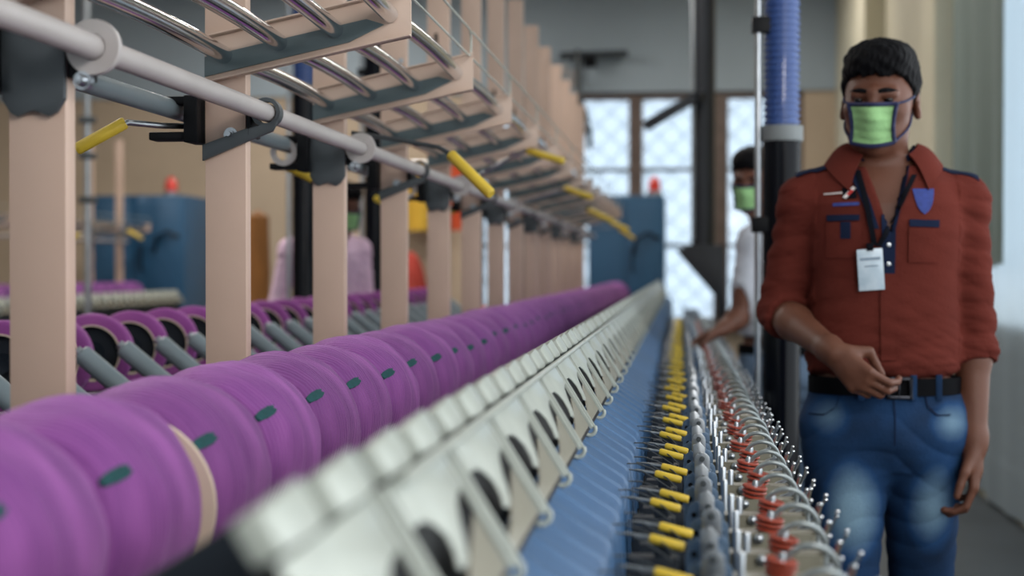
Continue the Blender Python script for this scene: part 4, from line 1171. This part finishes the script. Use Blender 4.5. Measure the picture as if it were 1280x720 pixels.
man, H1, bv1, sb1, tb1, ring1, belt1 = person('person in a rust brown shirt and jeans with green mask, walking beside the machine', (MX, MY, 0), J1, ('rust', 'jeans'), .0036, 4)

def Lp(px, py, d=.135):
    p = at(px, py, MY - d); return p.x - MX, p.z
def cling(name, fn, nu, nv, off, m, parent, bv=None, th=.0015, label=None):
    """a cloth patch lying on the shirt: fn(u, v) -> (x, z), laid on from the front"""
    bv = bv or sb1
    def pt(u, v):
        x, z = fn(u, v); r = bv.ray_cast(Vector((x, -.6, z)), Vector((0, 1, 0)))
        if r[0] is None: return Vector((x, -.05, z))
        n = r[1] if r[1].y < 0 else -r[1]
        return r[0] + Vector((0, -1, 0)) * off * .5 + n * off * .5
    o = MB().grid(pt, nu, nv, thick=th).build(name, m, parent, ang=1.0)
    if label: o['label'] = label
    return o
def quad(*c):
    c = [Lp(*p) for p in c]       # corners: top left, top right, bottom right, bottom left
    return lambda u, v: tuple((c[0][i] * (1 - u) + c[1][i] * u) * (1 - v) + (c[3][i] * (1 - u) + c[2][i] * u) * v for i in (0, 1))
SH = [o for o in kids(man) if o.name.startswith('shirt')][0]
TRO = [o for o in kids(man) if o.name.startswith('trousers')][0]
cling('placket', quad((1103, 268), (1121, 268), (1120, 342), (1103, 342)), 6, 16, .003, M['navy'], SH, label='navy placket below the open neck')
cling('placket_strip', quad((1102, 342), (1121, 342), (1121, 452), (1102, 452)), 6, 24, .003, M['rust'], SH)
cling('facing', quad((1063, 205), (1075, 205), (1100, 286), (1091, 286)), 3, 16, .004, M['navy'], SH, label='navy inner facing of the open neck')
cling('facing', quad((1131, 205), (1143, 205), (1120, 288), (1109, 288)), 4, 16, .004, M['navy'], SH, label='navy inner facing of the open neck')
cling('pocket_strip', quad((1037, 268), (1076, 268), (1076, 275), (1037, 276)), 10, 2, .004, M['navy'], SH, label='navy pocket trim')
cling('pocket_tab', quad((1053, 277), (1065, 277), (1065, 298), (1053, 298)), 3, 5, .004, M['navy'], SH, label='navy pocket tab')
cling('pocket_strip', quad((1138, 274), (1177, 275), (1176, 284), (1138, 283)), 10, 2, .004, M['navy'], SH, label='navy pocket trim')
cling('pocket', quad((1036, 277), (1078, 277), (1078, 322), (1036, 322)), 10, 10, .002, M['rust'], SH)
cling('pocket', quad((1137, 284), (1178, 285), (1177, 328), (1137, 328)), 10, 10, .002, M['rust'], SH)
ca_ = Lp(1158, 235); cb2 = Lp(1158, 264)
cling('crest', lambda u, v: (ca_[0] + (u - .5) * .042 * (1 - .75 * max(0, v - .45) ** 1.5 * 2.2 + .0) * (1 + .08 * math.cos(v * 6)), ca_[1] + (cb2[1] - ca_[1]) * v - .006 * (1 - abs(u - .5) * 2) * v), 8, 8, .0025, M['crest'], SH, th=.0008, label='blue shield crest print')
cling('emblem_patch', quad((1056, 234), (1073, 233), (1073, 247), (1057, 248)), 5, 5, .0025, M['navyblack'], SH, th=.0008, label='dark emblem print')
cling('emblem_slash', quad((1069, 232), (1073, 234), (1060, 248), (1056, 246)), 3, 6, .0035, M['whiteprint'], SH, th=.0006, label='white and red slash of the emblem')
cling('emblem_slash', quad((1067, 236), (1070, 238), (1064, 244), (1061, 242)), 2, 3, .0042, M['redprint'], SH, th=.0006, label='red centre of the emblem')
cling('emblem_line', quad((1034, 240.5), (1056, 239), (1056, 241), (1034, 242)), 6, 1, .0025, M['whiteprint'], SH, th=.0006, label='thin white print line')
cling('emblem_line', quad((1044, 253), (1076, 252), (1076, 256), (1044, 257)), 8, 1, .0025, M['crest'], SH, th=.0006, label='faint blue print line')
for py in (283, 306, 330):
    x, z = Lp(1112, py); hit = sb1.ray_cast(Vector((x, -.6, z)), Vector((0, 1, 0)))
    if hit[0]: MB().lathe([(0, -.0065), (.0045, -.006), (.005, -.004), (0, -.002)], hit[0], n=14).build('button', M['steel'], SH)
# collar: navy stand inside, rust fold outside
nbk = Vector(J1['neck'])
def top_z(x, y, dflt):
    q_ = sb1.ray_cast(Vector((x, y, 1.62)), Vector((0, 0, -1)))
    return q_[0].z if q_[0] is not None and q_[0].z > 1.30 else dflt
cols = []; NC = 44
for i in range(NC + 1):
    u = i / NC; a_ = -PI / 2 + .62 + (2 * PI - 1.24) * u; fr = abs(math.cos((u - .5) * PI)); tip = max(0, 1 - fr * 2.0)
    dv = Vector((math.cos(a_), math.sin(a_), 0)); rf = .071 + .012 * max(0, -math.sin(a_))
    bz = top_z(nbk.x + dv.x * rf, nbk.y + dv.y * rf, 1.40)
    oz = top_z(nbk.x + dv.x * (rf + .050 + .008 * tip), nbk.y + dv.y * (rf + .050 + .008 * tip), bz - .03)
    cols.append([a_, rf, bz, oz, tip])
for _ in range(4):
    for k_ in (2, 3):
        vv = [c[k_] for c in cols]
        for i in range(1, NC): cols[i][k_] = (vv[i - 1] + vv[i] + vv[i + 1]) / 3
def colat(u): return cols[min(NC, int(round(u * NC)))]
def stand(u, v):
    a_, rf, bz, oz, tip = colat(u); r_ = rf - .003 * v
    return Vector((nbk.x + r_ * math.cos(a_), nbk.y + r_ * math.sin(a_), bz - .012 + (.046 - .012 * tip) * v))
def fold(u, v):
    a_, rf, bz, oz, tip = colat(u); r_ = rf + .002 + (.050 + .008 * tip) * v
    z0 = bz + .034 - .012 * tip; z = z0 + (oz + .007 - z0) * v + .010 * math.sin(PI * v)
    return Vector((nbk.x + r_ * math.cos(a_), nbk.y + r_ * math.sin(a_), z))
o = MB().grid(stand, NC, 5, thick=.003).build('collar_stand', M['navy'], SH, ang=1.0); o['label'] = 'navy collar stand'
o = MB().grid(fold, NC, 7, thick=.004).build('collar', M['rust'], SH, ang=1.0)
# shoulder loops
for sx, c in ((-1, ((-.085, 1.475), (-.20, 1.452))), (1, ((.075, 1.475), (.19, 1.45)))):
    def ep(u, v, c=c):
        x = c[0][0] + (c[1][0] - c[0][0]) * u; y = -.022 + .044 * v
        r_ = sb1.ray_cast(Vector((x, y, 1.7)), Vector((0, 0, -1)))
        return (r_[0] if r_[0] else Vector((x, y, 1.42))) + Vector((0, 0, .004))
    MB().grid(ep, 14, 5, thick=.003).build('shoulder_loop', M['navy'], SH)['label'] = 'navy shoulder loop'
# lanyard and card
def strap(p, q_, w):
    a_, b_ = Lp(*p), Lp(*q_)
    return lambda u, v: (a_[0] + (b_[0] - a_[0]) * v + (u - .5) * w, a_[1] + (b_[1] - a_[1]) * v)
l1 = cling('lanyard', strap((1077, 212), (1094, 306), .011), 2, 18, .008, M['navyblack'], man, label='black lanyard strap')
cling('lanyard_strap', strap((1147, 218), (1099, 308), .011), 2, 18, .008, M['navyblack'], l1)
cx_, cz_ = Lp(1089, 337); hit = sb1.ray_cast(Vector((cx_, -.6, cz_)), Vector((0, 1, 0))); cy_ = (hit[0].y if hit[0] else -.12) - .012
Rm = Matrix.Rotation(-.07, 3, 'Y') @ Matrix.Rotation(.06, 3, 'X')
def boxr(x0, x1, y0, y1, z0, z1):
    m = MB().box(x0, x1, y0, y1, z0, z1); m.v = [tuple(Vector((cx_, cy_, cz_)) + Rm @ Vector(p)) for p in m.v]; return m
card = boxr(-.027, .027, -.002, .002, -.044, .044).build('name_card', M['card'], man, bevel=.0015); card['label'] = 'white name card in a clear holder'
boxr(-.021, .021, -.0028, -.0018, .020, .026).build('card_print', M['cardgrey'], card)
boxr(-.013, .016, -.0028, -.0018, .006, .009).build('card_print', M['cardgrey'], card)
m = boxr(-.006, .008, -.005, .003, .040, .056); m.build('card_clip', M['navyblack'], card, bevel=.001)
# buckle, belt loops, jeans pockets
def on_belt(px):
    x = Lp(px, 470)[0]; hit = tb1.ray_cast(Vector((x, -.6, .968)), Vector((0, 1, 0))); return Vector((x, (hit[0].y if hit[0] else -.11) - .013, .968))
b0 = on_belt(1126); m = MB()
for (x0, x1, z0, z1) in ((-.026, .026, .017, .023), (-.026, .026, -.023, -.017), (-.026, -.020, -.023, .023), (.020, .026, -.023, .023), (-.003, .0, -.02, .02)): m.box(b0.x + x0, b0.x + x1, b0.y - .004, b0.y + .003, b0.z + z0, b0.z + z1)
m.build('buckle', M['buckle'], belt1, bevel=.001)
for px in (1144, 1078, 1178):
    p = on_belt(px); MB().box(p.x - .0065, p.x + .0065, p.y - .0015, p.y + .006, .940, .995).build('belt_loop', M['jeans'], TRO, bevel=.001)
tq = lambda *c: (lambda f: f)(quad(*c))
def seam(pts, w=.003):
    P_ = [Lp(*p, .11) for p in pts]
    def f(u, v):
        t = v * (len(P_) - 1); i = min(len(P_) - 2, int(t)); a_ = t - i
        return (P_[i][0] * (1 - a_) + P_[i + 1][0] * a_ + (u - .5) * w * .7, P_[i][1] * (1 - a_) + P_[i + 1][1] * a_ + (u - .5) * w)
    return f
for pts in (((1157, 490), (1160, 508), (1172, 520), (1190, 520)), ((1052, 492), (1046, 510), (1032, 520), (1014, 520)), ((1116, 490), (1118, 520), (1117, 556))):
    cling('pocket_seam' if len(pts) == 4 else 'fly_seam', seam(pts), 1, 16, .0022, M['navy'], TRO, bv=tb1, th=.001)
cling('coin_pocket', (lambda f: (lambda u, v: f(u, v)))(quad((1160, 497), (1184, 497), (1183, 512), (1163, 514))), 6, 4, .0016, M['jeans'], TRO, bv=tb1, th=.001)

# ---- the second worker, half hidden by the black trunk
WY = 5.7; WX = at(982, 336, WY).x
J2 = dict(head=((-.118, -.05, 1.537), -.42, .16, .02), neck=(-.07, -.005, 1.385), cx=-.02, dz=-.05, yaw=-.5,
          armR=((-.125, -.06, 1.325), (-.145, -.12, 1.06), (-.205, -.10, .985 - .03)), armL=((.145, .08, 1.325), (.17, .12, 1.06), (.15, .02, .83)),
          legR=((-.08, -.02, .84), (-.08, -.03, .47), (-.08, 0, .09)), legL=((.075, .03, .84), (.08, .02, .47), (.08, .04, .09)),
          handR=dict(ds=((-.70, -.10, -.32), (-.3, -.8, .2)), curl=(.35, .5, .4), thumb=(.4, .4), flip=-1),
          handL=dict(ds=((0, -.1, -1.), (-.25, -.97, .1)), curl=(.35, .6, .5), thumb=(.35, .5), flip=-1), cuffR=-.02, cuffL=.06, vee=(1.33, .3))
e_ = Vector(J2['armR'][1]); w_ = at(903, 411, WY - .12) - Vector((WX, WY, 0)); J2['armR'] = (J2['armR'][0], tuple(at(926, 396, WY - .05) - Vector((WX, WY, 0)) + Vector((-.005, -.0, .0))), tuple(w_))
person('person in pale grey shirt and green mask reaching over the machine behind the trunk', (WX, WY, 0), J2, ('whiteshirt', 'bluepants'), .0065, 9, shirt_len=.93)

# ---- the person in lilac beyond the machine
KY = 7.3; KX = at(402, 336, KY).x
J3 = dict(head=((.115, -.03, 1.515), .75, .22, .0), neck=(.075, .0, 1.375), cx=0.03, dz=-.055, yaw=.35,
          armR=((-.155, -.03, 1.315), (-.215, -.02, 1.06), (-.20, -.10, .83)), armL=((.185, .05, 1.315), (.215, .03, 1.06), (.18, -.1, .85)),
          legR=((-.06, 0, .84), (-.07, 0, .47), (-.07, .03, .09)), legL=((.10, 0, .84), (.10, .0, .47), (.10, .03, .09)),
          handR=dict(ds=((.1, -.3, -1.), (.6, -.8, .1)), curl=(.35, .5, .4), thumb=(.4, .4), flip=-1),
          handL=dict(ds=((-.1, -.3, -1.), (-.6, -.8, .1)), curl=(.35, .6, .5), thumb=(.35, .5), flip=1), cuffR=.02, cuffL=.05, loose=.02, vee=(1.34, .25))
person('person in a lilac pink shirt with green mask, beyond the machine on the left', (KX, KY, 0), J3, ('pinkshirt', 'bluepants'), .0068, 12, shirt_len=.90)
# ================================================================== light, sky and camera
w = bpy.data.worlds.new('sky'); SC.world = w; w.use_nodes = True
bg = w.node_tree.nodes['Background']; bg.inputs['Color'].default_value = (.90, .96, 1.0, 1); bg.inputs['Strength'].default_value = 3.0
def area(name, loc, target, sx, sy, power, col=(1, 1, 1)):
    l = bpy.data.lights.new(name, 'AREA'); l.shape = 'RECTANGLE'; l.size = sx; l.size_y = sy; l.energy = power; l.color = col
    o = bpy.data.objects.new(name, l); COL.objects.link(o); o.location = loc
    o.rotation_euler = (Vector(target) - Vector(loc)).to_track_quat('-Z', 'Y').to_euler()
    return o
for x, y, pw in ((1.15, 2.0, 15), (-3.4, 2.0, 40), (-3.4, 7.0, 110), (-.2, 8.8, 60), (-6.5, 9.5, 160), (-3.4, 13.2, 150), (.6, 13.2, 60)):
    area('added_ceiling_light', (x, y, 4.2), (x, y, 0), .3, 2.4, pw, (1, .94, .87))  # unseen area lights added under the ceiling to brighten the hall
area('added_front_light', (1.25, -.7, 2.35), (-.7, 3.0, 1.1), 1.6, .25, 52, (1, .95, .9))  # added light behind the camera, brightens the near packages and posts
cam = bpy.data.cameras.new('camera'); co = bpy.data.objects.new('camera', cam); COL.objects.link(co); SC.camera = co
cam.sensor_width = 36; cam.lens = 36 * FPX / 1280; cam.clip_start = .05; cam.clip_end = 100
co.location = (0, 0, EYE); co.rotation_euler = FWD.to_track_quat('-Z', 'Y').to_euler()
cam.dof.use_dof = True; cam.dof.focus_distance = 2.35; cam.dof.aperture_fstop = 3.1
vs = SC.view_settings; vs.view_transform = 'Standard'; vs.look = 'None'; vs.exposure = -.25; vs.gamma = 1; vs.use_curve_mapping = False
SC.cycles.use_denoising = True
SC.cycles.max_bounces = 8; SC.cycles.diffuse_bounces = 4; SC.cycles.glossy_bounces = 4; SC.cycles.transparent_max_bounces = 12
SC.cycles.sample_clamp_indirect = 6
